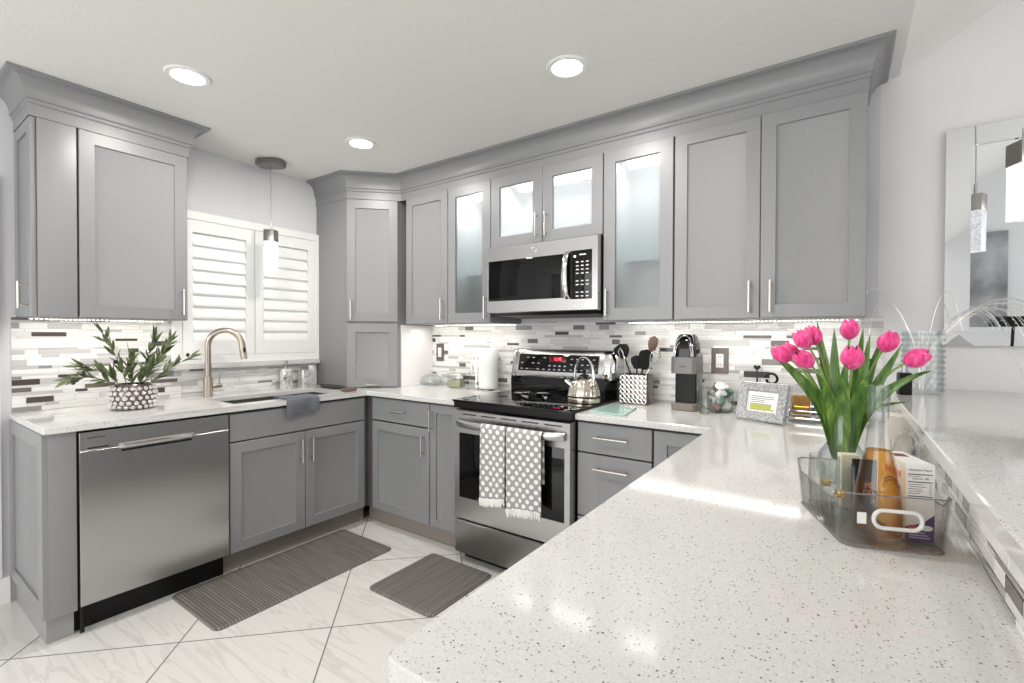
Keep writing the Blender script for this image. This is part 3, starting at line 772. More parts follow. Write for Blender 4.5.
def towel(x0, x1, zb, label, ph):
    t = thing('dish_towel', label, 'towel', ((x0 + x1) / 2, -.73, .82), 'polka-dot towels on the oven handle')
    bar_d, bar_z, rr_ = .734, .80, .0245
    prof = [(bar_d - .018, .56), (bar_d - .016, .70), (bar_d - .0145, .795)]
    for k in range(7):
        a = math.pi - math.pi * k / 6; prof.append((bar_d + .0155 * math.cos(a), bar_z + .0005 + rr_ * math.sin(a)))
    nz = 14
    for k in range(1, nz + 1): prof.append((bar_d + .0155, bar_z - (bar_z - zb) * k / nz))
    bm = bmesh.new(); uvl = bm.loops.layers.uv.new('uv'); NX = 16; rows = []; acc = 0; lens = [0]
    for i in range(1, len(prof)):
        acc += math.hypot(prof[i][0] - prof[i - 1][0], prof[i][1] - prof[i - 1][1]); lens.append(acc)
    base = root_loc(t); uvs = {}
    for i, (d, z) in enumerate(prof):
        row = []
        for j in range(NX + 1):
            u = j / NX; x = x0 + (x1 - x0) * u
            hang = max(0, (bar_z - z) / (bar_z - zb)) if i > 8 else 0
            dd = d + hang * (.006 * math.sin(u * 9 + ph) + .003 * math.sin(u * 21 + ph * 2)) + (.002 if i > 8 else 0)
            sh = (x0 + x1) / 2 + (x - (x0 + x1) / 2) * (1 - .03 * hang)
            zz = z - (hang ** 3) * .012 * math.sin(u * 3.1 + ph)
            vv = bm.verts.new(F @ Vector((sh, dd, zz)) - base); uvs[vv] = (x, lens[i]); row.append(vv)
        rows.append(row)
    for i in range(len(rows) - 1):
        for j in range(NX):
            fc = bm.faces.new([rows[i][j], rows[i][j + 1], rows[i + 1][j + 1], rows[i + 1][j]])
            for lp in fc.loops: lp[uvl].uv = uvs[lp.vert]
    me = bpy.data.meshes.new('cloth'); bm.to_mesh(me)
    bot = [v.co.copy() + base for v in rows[-1]]; bm.free()
    me.materials.append(TW); me.polygons.foreach_set('use_smooth', [True] * len(me.polygons))
    o = bpy.data.objects.new('cloth', me); COL.objects.link(o); o.parent = t
    so = o.modifiers.new('thick', 'SOLIDIFY'); so.thickness = .004; so.offset = 1
    mb = MB(); rq = random.Random(int(ph * 10))
    for j in range(NX):
        p = (bot[j] + bot[j + 1]) / 2; q = p + Vector((rq.uniform(-.004, .004), rq.uniform(-.004, .002), -.024 - rq.uniform(0, .008)))
        mb.tube([p + Vector((0, -.002, .012)), p + Vector((0, -.003, 0)), (p + q) / 2, q], [.0055, .006, .0062, .003], 7)
    e = mb.build('fringe', FRI, t, weld=False)
    return t
towel(1.718, 1.878, .432, 'grey towel with white dots on the oven handle, the left and shorter one', 1.0)
towel(1.886, 2.096, .405, 'grey towel with white dots on the oven handle, the right and wider one', 2.3)

# ------------------------------------------------------------------ microwave
MX0, MX1, MZ0, MZ1, MD = 1.482, 2.230, 1.412, 1.832, .40
mw = thing('microwave', 'stainless over-the-range microwave under the short glass cabinet', 'microwave', (1.856, -.2, MZ0))
mb = MB(F); mb.box(MX0 + .004, MX1 - .002, .012, .36, MZ0 + .012, MZ1, .002); mb.build('body', M['black'], mw)
mb = MB(F); mb.rects(MX0, MX1, MZ0 + .018, MZ1 - .002, [(0, .361), (0, .392), (.004, .398)]); fr = mb.build('front', M['steel'], mw)
MB(F).rects(1.500, 2.062, 1.502, 1.745, [(0, .394), (0, .3992), (.004, .4005)]).build('window', M['blackgloss'], fr)
cpn = MB(F); cpn.rects(2.066, 2.194, 1.492, 1.756, [(0, .394), (0, .3992), (.003, .4005)]); cpn = cpn.build('control_panel', M['blackgloss'], fr)
hl = []
for k in range(15):
    u = k / 14; hl.append((2.048, .402 + .038 * math.sin(math.pi * u) ** .6 if 0 < k < 14 else .398, 1.494 + .262 * u))
mb = MB(F); mb.loft([[(p[0] + .015 * math.cos(a), p[1] + .008 * math.sin(a), p[2]) for a in [2 * math.pi * j / 12 for j in range(12)]] for p in hl]); mb.build('handle', M['chrome'], fr)
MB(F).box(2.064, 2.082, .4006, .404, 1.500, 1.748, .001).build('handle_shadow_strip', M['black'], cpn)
mb = MB(F)
for j in range(10):
    for i in range(3):
        if j in (2, 5) : continue
        x = 2.108 + i * .03; z = 1.508 + j * .0205; mb.box(x - .008, x + .008, .4004, .4009, z - .003, z + .003)
mb.box(2.12, 2.16, .4004, .4009, 1.728, 1.735)
o = mb.build('button_print', prn, cpn, weld=False); o['kind'] = 'stuff'
lgm = mat('logo badge', (.55, .55, .55), .2, 1.0)
mb = MB(F); mb.loft([[(1.828 + r * math.cos(a), d, 1.788 + r * math.sin(a)) for a in [2 * math.pi * j / 24 for j in range(24)]] for r, d in ((.0185, .3975), (.0185, .3995), (.0165, .4), (.0160, .3992))]); bd = mb.build('badge', lgm, fr)
text('badge_letters', 'GE', .020, text_mtx(F, 1.828, .3995, 1.788), M['dsteel'], bd)
mb = MB(F)
for k in range(4): mb.box(2.085 + k * .022, 2.098 + k * .022, .3978, .3985, 1.450, 1.464)
mb.build('model_marks', prn, fr, weld=False)
mb = MB(F); mb.loft([[(x, .02, MZ0 + .012), (x, .385, MZ0 + .018), (x, .36, MZ0), (x, .03, MZ0 - .006)] for x in (MX0 + .01, MX1 - .01)]); mb.build('vent_base', M['black'], mw)

# ------------------------------------------------------------------ ceiling lights and pendants
def downlight(x, y, label, power=6.0):
    t = thing('ceiling_light', label, 'ceiling light', (x, y, HC), 'recessed ceiling lights')
    MB().lathe([(.064, -.001), (.066, -.006), (.084, -.006), (.090, -.0015), (.090, .0)], (x, y, HC - .0005), 40, False, False).build('trim_ring', M['white'], t)
    MB().lathe([(.0655, -.004), (.03, -.0035)], (x, y, HC - .0005), 40, False, True).build('lens', M['lens'], t)
    l = area('downlight_lamp', (x, y, HC - .012), (0, 0, -1), .12, .12, power, (1, .96, .9), 'DISK')
downlight(.895, -1.80, 'recessed round ceiling light nearest the left wall cabinet')
downlight(.918, -.896, 'recessed round ceiling light in front of the corner cabinet')
downlight(2.313, -.902, 'recessed round ceiling light in front of the range')
downlight(2.313, -1.80, 'added unseen recessed ceiling light over the aisle beside the peninsula', 7.0)  # out-of-frame light added to brighten the lower cabinets

bub = bpy.data.materials.new('lit bubble glass'); bub.use_nodes = True
b = bsdf(bub); b.inputs['Base Color'].default_value = (.85, .86, .87, 1); b.inputs['Roughness'].default_value = .08
v = nd(bub, 'ShaderNodeTexVoronoi'); v.inputs['Scale'].default_value = 110; lk(bub, coords(bub), v.inputs['Vector'])
rp = ramp(bub, [(0, (1, 1, 1)), (.35, (.75, .76, .78)), (.6, (.45, .46, .48))]); lk(bub, v.outputs['Distance'], rp.inputs['Fac'])
lk(bub, rp.outputs['Color'], b.inputs['Emission Color']); b.inputs['Emission Strength'].default_value = .62
def pendant(x, y, ztop, cord_top, label, group, rot=20, canopy=True):
    t = thing('pendant_lamp', label, 'lamp', (x, y, cord_top), group)
    Rz = Matrix.Translation((x, y, 0)) @ Matrix.Rotation(R(rot), 4, 'Z')
    if canopy:
        mb = MB(Rz); a, c, k = .085, .06, .026
        pts = [(-a, -c + k), (-a + k, -c), (a - k, -c), (a, -c + k), (a, c - k), (a - k, c), (-a + k, c), (-a, c - k)]
        mb.prism(pts, cord_top - .040, cord_top - .001, .004); mb.build('canopy', M['gunpl'], t)
    MB().tube([(x, y, ztop + .03), (x, y, cord_top - .03)], .0028, 8).build('cord', M['nickel'], t)
    MB().tube([(x, y, ztop - .002), (x, y, ztop + .05)], .007, 10).build('stem', M['nickel'], t)
    s = .033
    MB(Rz).box(-s, s, -s, s, ztop - .075, ztop, .002).build('cap', M['nickel'], t)
    q = .0315
    MB(Rz).box(-q, q, -q, q, ztop - .265, ztop - .0755, .003).build('glass_shade', bub, t)
M['gunpl'] = mat('brushed pewter', (.22, .20, .19), .3, .9)
pendant(.19, -1.055, 1.985, HC, 'pendant lamp hanging in front of the kitchen window', 'square glass pendant lamps', 35)
pendant(3.792, -.383, 1.955, HC + VS * (3.792 - XE), 'pendant lamp hanging over the bar in front of the mirror', 'square glass pendant lamps', 25)
# ------------------------------------------------------------------ mirror on the bar wall
F = FB(0)
mirm = mat('mirror silver', (.86, .88, .90), .0, 1.0)
mx0, mx1, mz0, mz1 = 3.640, 4.66, 1.255, 2.158
mi = thing('mirror', 'large wall mirror with a wide mirrored border above the bar', 'mirror', ((mx0 + mx1) / 2, -.01, mz0))
MB(F).box(mx0 + .01, mx1 - .01, .002, .012, mz0 + .01, mz1 - .01).build('backing', M['black'], mi)
b = .078
MB(F).rects(mx0 + b, mx1 - b, mz0 + b, mz1 - b, [(0, .0125), (0, .0135), (.0005, .014)]).build('mirror_glass', mirm, mi)
for nm, q0, q1, q2, q3 in (('l', (mx0, mz0), (mx0, mz1), (mx0 + b, mz1 - b), (mx0 + b, mz0 + b)), ('t', (mx0, mz1), (mx1, mz1), (mx1 - b, mz1 - b), (mx0 + b, mz1 - b)),
                       ('r', (mx1, mz1), (mx1, mz0), (mx1 - b, mz0 + b), (mx1 - b, mz1 - b)), ('b', (mx1, mz0), (mx0, mz0), (mx0 + b, mz0 + b), (mx1 - b, mz0 + b))):
    mb = MB(F); c = ((mx0 + mx1) / 2, (mz0 + mz1) / 2)
    out = [q0, q1]; inn = [q2, q3]
    mb.loft([[(q0[0], .0125, q0[1]), (q1[0], .0125, q1[1]), (q2[0], .0125, q2[1]), (q3[0], .0125, q3[1])],
             [(q0[0], .017, q0[1]), (q1[0], .017, q1[1]), (q2[0], .023, q2[1]), (q3[0], .023, q3[1])]])
    mb.build('frame_strip', mirm, mi)

# ------------------------------------------------------------------ living room seen in the mirror
def cloudmat():
    m = mat('grey abstract painting', (.4, .4, .4), .6)
    n = nd(m, 'ShaderNodeTexNoise'); n.inputs['Scale'].default_value = 2.2; n.inputs['Detail'].default_value = 6; lk(m, coords(m), n.inputs['Vector'])
    r = ramp(m, [(.28, (.10, .10, .105)), (.48, (.30, .305, .315)), (.7, (.58, .59, .61))]); lk(m, n.outputs['Fac'], r.inputs['Fac']); lk(m, r.outputs['Color'], bsdf(m).inputs['Base Color'])
    return m
WPX = YR
F2 = frame((0, YR), (-1, 0))
pt = thing('painting', 'large grey abstract painting on the far wall, seen in the mirror', 'painting', (4.45, YR + .02, 1.15))
MB(F2).box(-4.90, -4.00, .004, .035, 1.15, 2.57, .003).build('canvas', cloudmat(), pt)
lp = thing('floor_lamp', 'black floor lamp with a tapered shade by the far wall, seen in the mirror', 'lamp', (4.85, -4.85, 0))
MB().lathe([(.15, 0), (.15, .02), (.02, .03), (.014, .05), (.014, 1.3)], (4.85, -4.85, 0), 24).build('stand', M['black'], lp)
MB().lathe([(.40, 1.05), (.17, 1.52), (.165, 1.52), (.392, 1.05)], (4.85, -4.85, 0), 32, False, False).build('lamp_shade', M['black'], lp)

# ------------------------------------------------------------------ floor mats
def rrect(x0, x1, y0, y1, r, n=5):
    return arc(x1 - r, y1 - r, r, 0, 90, n) + arc(x0 + r, y1 - r, r, 90, 180, n) + arc(x0 + r, y0 + r, r, 180, 270, n) + arc(x1 - r, y0 + r, r, 270, 360, n)
def matmat(name, axis):
    m = mat(name, (.16, .15, .14), .7)
    wv = nd(m, 'ShaderNodeTexWave', wave_type='BANDS', bands_direction=axis); wv.inputs['Scale'].default_value = 22; wv.inputs['Distortion'].default_value = .0
    n = nd(m, 'ShaderNodeTexNoise'); n.inputs['Scale'].default_value = 1; n.inputs['Detail'].default_value = 3
    sc_ = (3, 110, 1) if axis == 'Y' else (110, 3, 1)
    lk(m, coords(m), wv.inputs['Vector']); lk(m, coords(m, sc_), n.inputs['Vector'])
    r = ramp(m, [(.0, (.075, .066, .058)), (.62, (.115, .104, .092)), (.86, (.15, .137, .123)), (.97, (.24, .225, .205))])
    a = nd(m, 'ShaderNodeMath', operation='MULTIPLY_ADD'); lk(m, n.outputs['Fac'], a.inputs[0]); a.inputs[1].default_value = .8
    b = nd(m, 'ShaderNodeMath', operation='MULTIPLY'); lk(m, wv.outputs['Fac'], b.inputs[0]); b.inputs[1].default_value = .55; lk(m, b.outputs[0], a.inputs[2])
    lk(m, a.outputs[0], r.inputs['Fac']); lk(m, r.outputs['Color'], bsdf(m).inputs['Base Color'])
    bm_ = nd(m, 'ShaderNodeBump'); bm_.inputs['Strength'].default_value = .4; bm_.inputs['Distance'].default_value = .003
    lk(m, a.outputs[0], bm_.inputs['Height']); lk(m, bm_.outputs['Normal'], bsdf(m).inputs['Normal'])
    return m
def floormat(x0, x1, y0, y1, axis, label):
    mb = MB(); p = rrect(x0, x1, y0, y1, .035); i1 = offset_poly(p, -.012)
    mb.loft([[(x, y, .0005) for x, y in p], [(x, y, .004) for x, y in p], [(x, y, .013) for x, y in i1]])
    o = mb.build('floor_mat', matmat('woven mat ' + axis, axis), loc=((x0 + x1) / 2, (y0 + y1) / 2, 0)); tag(o, label, 'mat')
floormat(.585, 1.078, -1.775, -.785, 'Y', 'long brown-grey ribbed mat on the floor in front of the sink')
floormat(1.312, 1.765, -1.165, -.69, 'X', 'smaller brown-grey ribbed mat on the floor in front of the range')

# ------------------------------------------------------------------ faucet, sink-side things
FAU = mat('warm brushed nickel', (.46, .40, .34), .28, 1.0)
fa = thing('faucet', 'brushed nickel gooseneck faucet behind the sink', 'faucet', (.125, -1.41, CT))
fx, fy = .125, -1.41
MB().lathe([(.027, .0005), (.027, .006), (.0250, .010), (.0245, .115), (.0230, .12)], (fx, fy, CT), 24).build('base', FAU, fa)
dv = Vector((.62, .78, 0)).normalized(); pts = []
r_ = .092; zt = CT + .315
for k in range(7): pts.append((fx, fy, CT + .11 + (zt - CT - .11) * k / 6))
for k in range(1, 15):
    a = math.pi - R(172) * k / 14
    p = Vector((fx, fy, zt)) + dv * (r_ + r_ * math.cos(a)) + Vector((0, 0, r_ * math.sin(a))); pts.append(tuple(p))
MB().tube(pts, .0165, 18).build('spout', FAU, fa)
p0 = Vector(pts[-1]); p1 = p0 + Vector((0, 0, -1)) * .10 + dv * .014
hd = MB().tube([p0 + Vector((0, 0, .004)), p0.lerp(p1, .15), p0.lerp(p1, .6), p1], [.0175, .0190, .0195, .0185], 16).build('spray_head', FAU, fa)
q = p0.lerp(p1, .42)
MB().box(q.x + .012, q.x + .0205, q.y - .006, q.y + .006, q.z - .018, q.z + .016, .002).build('spray_button', M['black'], hd)
mb = MB(); mb.tube([(fx, fy + .018, CT + .062), (fx, fy + .075, CT + .064)], [.0145, .0135], 14); lv = mb.build('handle', FAU, fa)
MB().tube([(fx, fy + .062, CT + .066), (fx - .004, fy + .066, CT + .14)], [.0045, .0038], 10).build('lever', FAU, lv)

# grey cloth over the worktop edge
m = mat('charcoal towelling', (.115, .125, .14), .95)
n = nd(m, 'ShaderNodeTexNoise'); n.inputs['Scale'].default_value = 180; lk(m, coords(m), n.inputs['Vector'])
bm_ = nd(m, 'ShaderNodeBump'); bm_.inputs['Strength'].default_value = .6; bm_.inputs['Distance'].default_value = .003; lk(m, n.outputs['Fac'], bm_.inputs['Height']); lk(m, bm_.outputs['Normal'], bsdf(m).inputs['Normal'])
prof = [(.49, CT + .006), (.54, CT + .012), (.60, CT + .011), (.640, CT + .012), (.660, CT + .007), (.668, CT - .006), (.669, CT - .03), (.669, CT - .062), (.666, CT - .080)]
lower = [(.49, CT + .002), (.54, CT + .002), (.60, CT + .002), (.640, CT + .002), (.6545, CT + .001), (.6555, CT - .006), (.6555, CT - .03), (.657, CT - .062), (.658, CT - .080)]
mb = MB(); loops = []
NY = 12; rq = random.Random(8)
for j in range(NY + 1):
    u = j / NY; y = -1.212 + .197 * u; wv_ = .006 * math.sin(u * 7) + .003 * math.sin(u * 17)
    lp = []
    for i, (x, z) in enumerate(prof): lp.append((x + (wv_ if i > 4 else 0), y + .012 * (u - .5) * (i / 4 - 1), z + (wv_ * .8 if i < 4 else 0) - (.012 * (1 - u) if i > 6 else 0)))
    for i, (x, z) in reversed(list(enumerate(lower))): lp.append((x, y + .012 * (u - .5) * (i / 4 - 1), z - (.012 * (1 - u) if i > 6 else 0)))
    loops.append(lp)
mb.loft(loops); o = mb.build('dish_cloth', m, loc=(.60, -1.11, CT), ang=1.2); tag(o, 'charcoal grey cloth draped over the worktop edge at the sink', 'cloth')

def studded(mb, prof_r, c, rows, n, rad, phase=0.5):
    for i, (r, z) in enumerate(rows):
        for k in range(n):
            a = 2 * math.pi * (k + (phase if i % 2 else 0)) / n
            mb.ball((c[0] + r * math.cos(a), c[1] + r * math.sin(a), c[2] + z), rad, 8)
# two mosaic-cut dispensers on the worktop behind the sink
mosaicglass = mat('cut mirror mosaic', (.78, .78, .77), .1, .55)
v = nd(mosaicglass, 'ShaderNodeTexVoronoi'); v.inputs['Scale'].default_value = 95; lk(mosaicglass, coords(mosaicglass), v.inputs['Vector'])
rp = ramp(mosaicglass, [(0, (.12, .11, .10)), (.25, (.75, .74, .72)), (1, (.95, .95, .95))]); lk(mosaicglass, v.outputs['Color'], rp.inputs['Fac']); lk(mosaicglass, rp.outputs['Color'], bsdf(mosaicglass).inputs['Base Color'])
sd = thing('soap_dispenser', 'silver mosaic soap dispenser with a pump, behind the sink', 'soap dispenser', (.085, -.895, CT))
MB().lathe([(.040, .0005), (.042, .004), (.042, .125), (.030, .140), (.016, .145)], (.085, -.895, CT), 24).build('bottle', mosaicglass, sd)
mb = MB(); mb.lathe([(.017, .144), (.017, .160), (.006, .163), (.006, .188), (.012, .190), (.012, .200)], (.085, -.895, CT), 16); mb.tube([(.085, -.895, CT + .194), (.125, -.91, CT + .190)], .005, 8); mb.build('pump', M['dsteel'], sd)
hc = thing('sponge_holder', 'silver mosaic caddy beside the soap dispenser, next to the corner cabinet', 'holder', (.085, -.735, CT))
mb = MB(); p = rrect(.048, .122, -.792, -.678, .012)
mb.loft([[(x, y, CT + .0005) for x, y in p], [(x, y, CT + .125) for x, y in p], [(x, y, CT + .125) for x, y in offset_poly(p, -.005)], [(x, y, CT + .02) for x, y in offset_poly(p, -.005)]]); mb.build('caddy', mosaicglass, hc)
mb = MB(); mb.box(.068, .102, -.72, -.69, CT + .021, CT + .155, .004); mb.build('brush', M['white'], hc)
# dark tray at the end of the sink
mb = MB(); p = [(.30 + .155 * math.cos(a) * 1.0, -.672 + .048 * math.sin(a)) for a in [2 * math.pi * k / 32 for k in range(32)]]
mb.loft([[(x, y, CT + .0006) for x, y in offset_poly(p, -.02)], [(x, y, CT + .016) for x, y in p], [(x, y, CT + .018) for x, y in offset_poly(p, -.003)], [(x, y, CT + .006) for x, y in offset_poly(p, -.022)]])
o = mb.build('tray', mat('dark bronze', (.06, .05, .05), .3, .4), loc=(.30, -.672, CT)); tag(o, 'small dark shallow tray between the sink and the corner cabinet', 'tray')
sp_ = MB(); sp_.box(.545, .60, -.775, -.69, CT + .001, CT + .026, .006); o = sp_.build('sponge', mat('brown scrub sponge', (.14, .10, .09), .9), loc=(.57, -.73, CT)); tag(o, 'small dark brown sponge at the right end of the sink', 'sponge')

# ------------------------------------------------------------------ olive branches in a jewelled vase
VX, VY = .30, -1.832
vs = thing('vase', 'jewelled round vase on the worktop over the dishwasher, holding olive branches', 'vase', (VX, VY, CT))
prf = [(.070, .0005), (.082, .006), (.092, .04), (.092, .085), (.082, .115), (.072, .128), (.066, .128), (.076, .112), (.085, .085), (.085, .04), (.070, .012)]
MB().lathe(prf, (VX, VY, CT), 32, True, True).build('body', M['gunmetal'], vs)
mb = MB(); studded(mb, None, (VX, VY, CT), [(.086, .014), (.093, .036), (.095, .060), (.094, .084), (.086, .107)], 20, .0115)
o = mb.build('jewels', M['crystal'], vs, weld=False); o['kind'] = 'stuff'
leafm = mat('olive leaf', (.105, .14, .06), .45); bsdf(leafm).inputs['Specular IOR Level'].default_value = .4
n = nd(leafm, 'ShaderNodeTexNoise'); n.inputs['Scale'].default_value = 30; lk(leafm, coords(leafm), n.inputs['Vector'])
rp = ramp(leafm, [(.3, (.05, .075, .03)), (.55, (.11, .15, .055)), (.75, (.25, .28, .18))]); lk(leafm, n.outputs['Fac'], rp.inputs['Fac']); lk(leafm, rp.outputs['Color'], bsdf(leafm).inputs['Base Color'])
stemm = mat('olive twig', (.14, .11, .07), .7); olivem = mat('black olive', (.02, .012, .014), .2)
def blade(mb, p, d, nrm, ln, wd, fold=.25, curl=.0, n=6):
    d = Vector(d).normalized(); s = d.cross(Vector(nrm))
    if s.length < 1e-4: s = d.orthogonal()
    s.normalize(); nn = s.cross(d).normalized(); rows = []
    for i in range(n + 1):
        u = i / n; w_ = wd * (math.sin(math.pi * min(1, u * .93 + .07)) ** .8) * (1 - .25 * u) if 0 < i < n else wd * .04
        c = Vector(p) + d * (ln * u) + nn * (curl * ln * u * u)
        rows.append([c - s * w_ + nn * w_ * fold, c - nn * .0004, c + s * w_ + nn * w_ * fold, c + nn * .0005])
    mb.loft([[tuple(v) for v in r] for r in rows])
rnd = random.Random(12)
def olive_branch(tip, mid, label, nl=17, fork=None, olives=()):
    base = Vector((VX + rnd.uniform(-.03, .03), VY + rnd.uniform(-.03, .03), CT + .045)); tip = Vector(tip); mid = Vector(mid)
    t = thing('olive_branch', label, 'branch', base, 'olive branches in the jewelled vase')
    lip = Vector((VX, VY, CT + .135)) + (mid - Vector((VX, VY, mid.z))) * .35
    def cv(u):
        P = [base, lip, mid, tip]; q = [P[0] * (1 - u) ** 3, P[1] * 3 * u * (1 - u) ** 2, P[2] * 3 * u * u * (1 - u), P[3] * u ** 3]
        return q[0] + q[1] + q[2] + q[3]
    pts = [cv(k / 14) for k in range(15)]
    mb = MB(); mb.tube(pts, [.0028 - .0018 * k / 14 for k in range(15)], 6); mb.build('stem', stemm, t)
    mb = MB()
    for k in range(nl):
        u = .36 + .62 * k / (nl - 1); p = cv(u); d = (cv(min(1, u + .03)) - cv(u - .03)).normalized()
        for sgn in (1, -1):
            if rnd.random() < .12: continue
            sd_ = d.cross(Vector((rnd.uniform(-1, 1), rnd.uniform(-1, 1), rnd.uniform(.0, 1)))).normalized()
            ld = (d * rnd.uniform(.7, 1.2) + sd_ * sgn * rnd.uniform(.5, .9) + Vector((0, 0, rnd.uniform(-.1, .3)))).normalized()
            blade(mb, p, ld, (rnd.uniform(-.4, .9), rnd.uniform(-.4, .4), 1), rnd.uniform(.052, .085), rnd.uniform(.0075, .0115), .3, rnd.uniform(-.1, .1))
    blade(mb, tip, (tip - mid).normalized(), (1, 0, .5), .06, .007)
    o = mb.build('leaves', leafm, t, weld=False, ang=1.2); o['kind'] = 'stuff'
    for u, dz in olives:
        p = cv(u) + Vector((rnd.uniform(0, .02), rnd.uniform(-.012, .012), dz)); mb = MB(); mb.ball(p, .0095, 10, (1, 1, 1.2)); mb.tube([cv(u), p], .001, 5); mb.build('olive', olivem, t, weld=False)
olive_branch((.30, -2.075, 1.085), (.31, -1.98, 1.10), 'olive branch reaching farthest left over the worktop', 16, olives=((.95, -.022), (.86, .018)))
olive_branch((.24, -2.03, 1.135), (.28, -1.95, 1.13), 'olive branch leaning left, just above the lowest left branch', 13)
olive_branch((.27, -1.945, 1.300), (.29, -1.895, 1.19), 'olive branch rising steeply to the upper left', 11, olives=((.62, -.01),))
olive_branch((.36, -1.86, 1.175), (.33, -1.86, 1.11), 'short olive branch in the middle of the vase', 12, olives=((.8, .012),))
olive_branch((.25, -1.725, 1.285), (.28, -1.76, 1.17), 'olive branch rising to the upper right before the window trim', 15, olives=((.9, .01),))
olive_branch((.30, -1.665, 1.265), (.30, -1.72, 1.16), 'bushy olive branch right of the vase below the tallest right branch', 17)
olive_branch((.29, -1.565, 1.175), (.31, -1.68, 1.10), 'olive branch reaching farthest right toward the faucet', 15, olives=((.97, .012),))
olive_branch((.40, -1.76, 1.15), (.36, -1.80, 1.09), 'short olive branch hanging forward on the right of the vase', 12)

# ------------------------------------------------------------------ left rear corner of the back worktop
gd = thing('glass_dish', 'clear glass lidded dish in the corner left of the green jar', 'dish', (.745, -.13, CT))
MB().lathe([(.045, .0006), (.075, .010), (.088, .032), (.085, .032), (.072, .013), (.01, .006)], (.745, -.13, CT), 28).build('dish', M['glass'], gd)
MB().lathe([(.084, .033), (.075, .062), (.040, .084), (.010, .090), (.012, .104), (.004, .112)], (.745, -.13, CT), 28, False, True).build('lid', M['glass'], gd)
jr = thing('jar', 'square glass jar of green tea bags between the glass dish and the oil bottle', 'jar', (1.00, -.13, CT))
MB(Matrix.Translation((1.0, -.13, CT)) @ Matrix.Rotation(R(15), 4, 'Z')).box(-.052, .052, -.052, .052, .0005, .09, .008).build('glass', M['glass'], jr)
MB(Matrix.Translation((1.0, -.13, CT)) @ Matrix.Rotation(R(15), 4, 'Z')).box(-.045, .045, -.045, .045, .006, .062, .01).build('contents', mat('green tea bags', (.32, .32, .20), .8), jr)
MB(Matrix.Translation((1.0, -.13, CT)) @ Matrix.Rotation(R(15), 4, 'Z')).box(-.054, .054, -.054, .054, .0905, .104, .005).build('lid', M['nickel'], jr)
ob = thing('oil_bottle', 'small clear bottle with a steel pourer left of the paper towel', 'bottle', (1.142, -.13, CT))
MB().lathe([(.034, .0005), (.036, .004), (.036, .095), (.028, .112), (.012, .124), (.012, .140)], (1.142, -.13, CT), 24).build('bottle', M['glass'], ob)
MB().lathe([(.014, .138), (.014, .156), (.005, .160), (.004, .195)], (1.142, -.13, CT), 16).build('pourer', M['chrome'], ob)
ptw = thing('paper_towel_holder', 'steel paper towel holder with a white roll left of the range', 'paper towel', (1.275, -.11, CT))
MB().lathe([(.082, .0006), (.084, .004), (.080, .010), (.01, .012)], (1.275, -.11, CT), 32).build('base', M['chrome'], ptw)
mb = MB(); mb.tube([(1.275, -.11, CT + .01), (1.275, -.11, CT + .305)], .006, 10)
rgp = [(1.275 + .016 * math.cos(a), -.11, CT + .320 + .016 * math.sin(a)) for a in [2 * math.pi * k / 20 for k in range(20)]]
mb.tube(rgp, .0045, 8, closed=True); mb.build('post', M['chrome'], ptw, weld=False)
MB().lathe([(.020, .0125), (.066, .0125), (.068, .016), (.068, .285), (.066, .288), (.020, .288), (.020, .0125)], (1.275, -.11, CT), 36, False, False).build('paper_roll', M['paper'], ptw)
MB().tube([(1.275 - .078, -.15, CT + .008), (1.275 - .078, -.15, CT + .24)], .003, 8).build('tension_arm', M['chrome'], ptw)

# outlets
def outlet(cx, z, w_, h, label, plate, dec):
    t = thing('wall_outlet', label, 'outlet', (cx, -.01, z))
    Fo = FB(0); mb = MB(Fo); mb.rects(cx - w_ / 2, cx + w_ / 2, z - h / 2, z + h / 2, [(0, .0085), (0, .013), (.004, .016)]); mb.build('plate', plate, t)
    mb = MB(Fo); mb.rects(cx - w_ * .22, cx + w_ * .22, z - h * .27, z + h * .27, [(0, .0155), (0, .018), (.001, .0185)]); f_ = mb.build('receptacle', dec, t)
    mb = MB(Fo)
    for zz in (-.020, .020):
        for uu in (-.006, .006): mb.box(cx + uu - .001, cx + uu + .001, .0182, .0189, z + zz - .005, z + zz + .005)
    mb.build('slots', M['black'], f_, weld=False)
brz = mat('bronze wall plate', (.13, .105, .095), .35, .3)
outlet(2.756, 1.162, .085, .135, 'dark bronze wall outlet right of the coffee maker', brz, M['white'])
outlet(.722, 1.162, .078, .135, 'dark bronze wall switch plate near the corner cabinet', brz, M['white'])

# ------------------------------------------------------------------ on the range
kt = thing('kettle', 'ribbed stainless kettle on the right side of the cooktop', 'kettle', (2.132, -.36, .9295))
KX, KY, KZ = 2.132, -.36, .930
def ribbed(mb, prof, n=72, lobes=14):
    loops = []
    for r, z, am in prof:
        loops.append([(KX + r * (1 - am * (abs(math.sin(lobes * a / 2)) ** .6 * -1 + 1)) * math.cos(a), KY + r * (1 - am * (1 - abs(math.sin(lobes * a / 2)) ** .6)) * math.sin(a), KZ + z) for a in [2 * math.pi * k / n for k in range(n)]])
    mb.loft(loops)
mb = MB(); ribbed(mb, [(.080, 0, 0), (.088, .003, 0), (.090, .02, 0), (.090, .030, .0), (.089, .034, .05), (.087, .055, .07), (.080, .085, .08), (.066, .112, .08), (.046, .132, .06), (.028, .142, .0), (.024, .143, 0)])
mb.build('body', mat('warm polished steel', (.70, .63, .55), .16, 1.0), kt, ang=.9)
MB().lathe([(.0905, .028), (.0925, .030), (.0925, .036), (.0905, .038)], (KX, KY, KZ), 48, False, False).build('band', M['black'], kt)
MB().lathe([(.026, .142), (.024, .150), (.006, .154), (.006, .160), (.011, .168), (.009, .178), (.002, .181)], (KX, KY, KZ), 24).build('lid', M['black'], kt)
sv = Vector((-.86, -.35, 0)).normalized(); c0 = Vector((KX, KY, KZ))
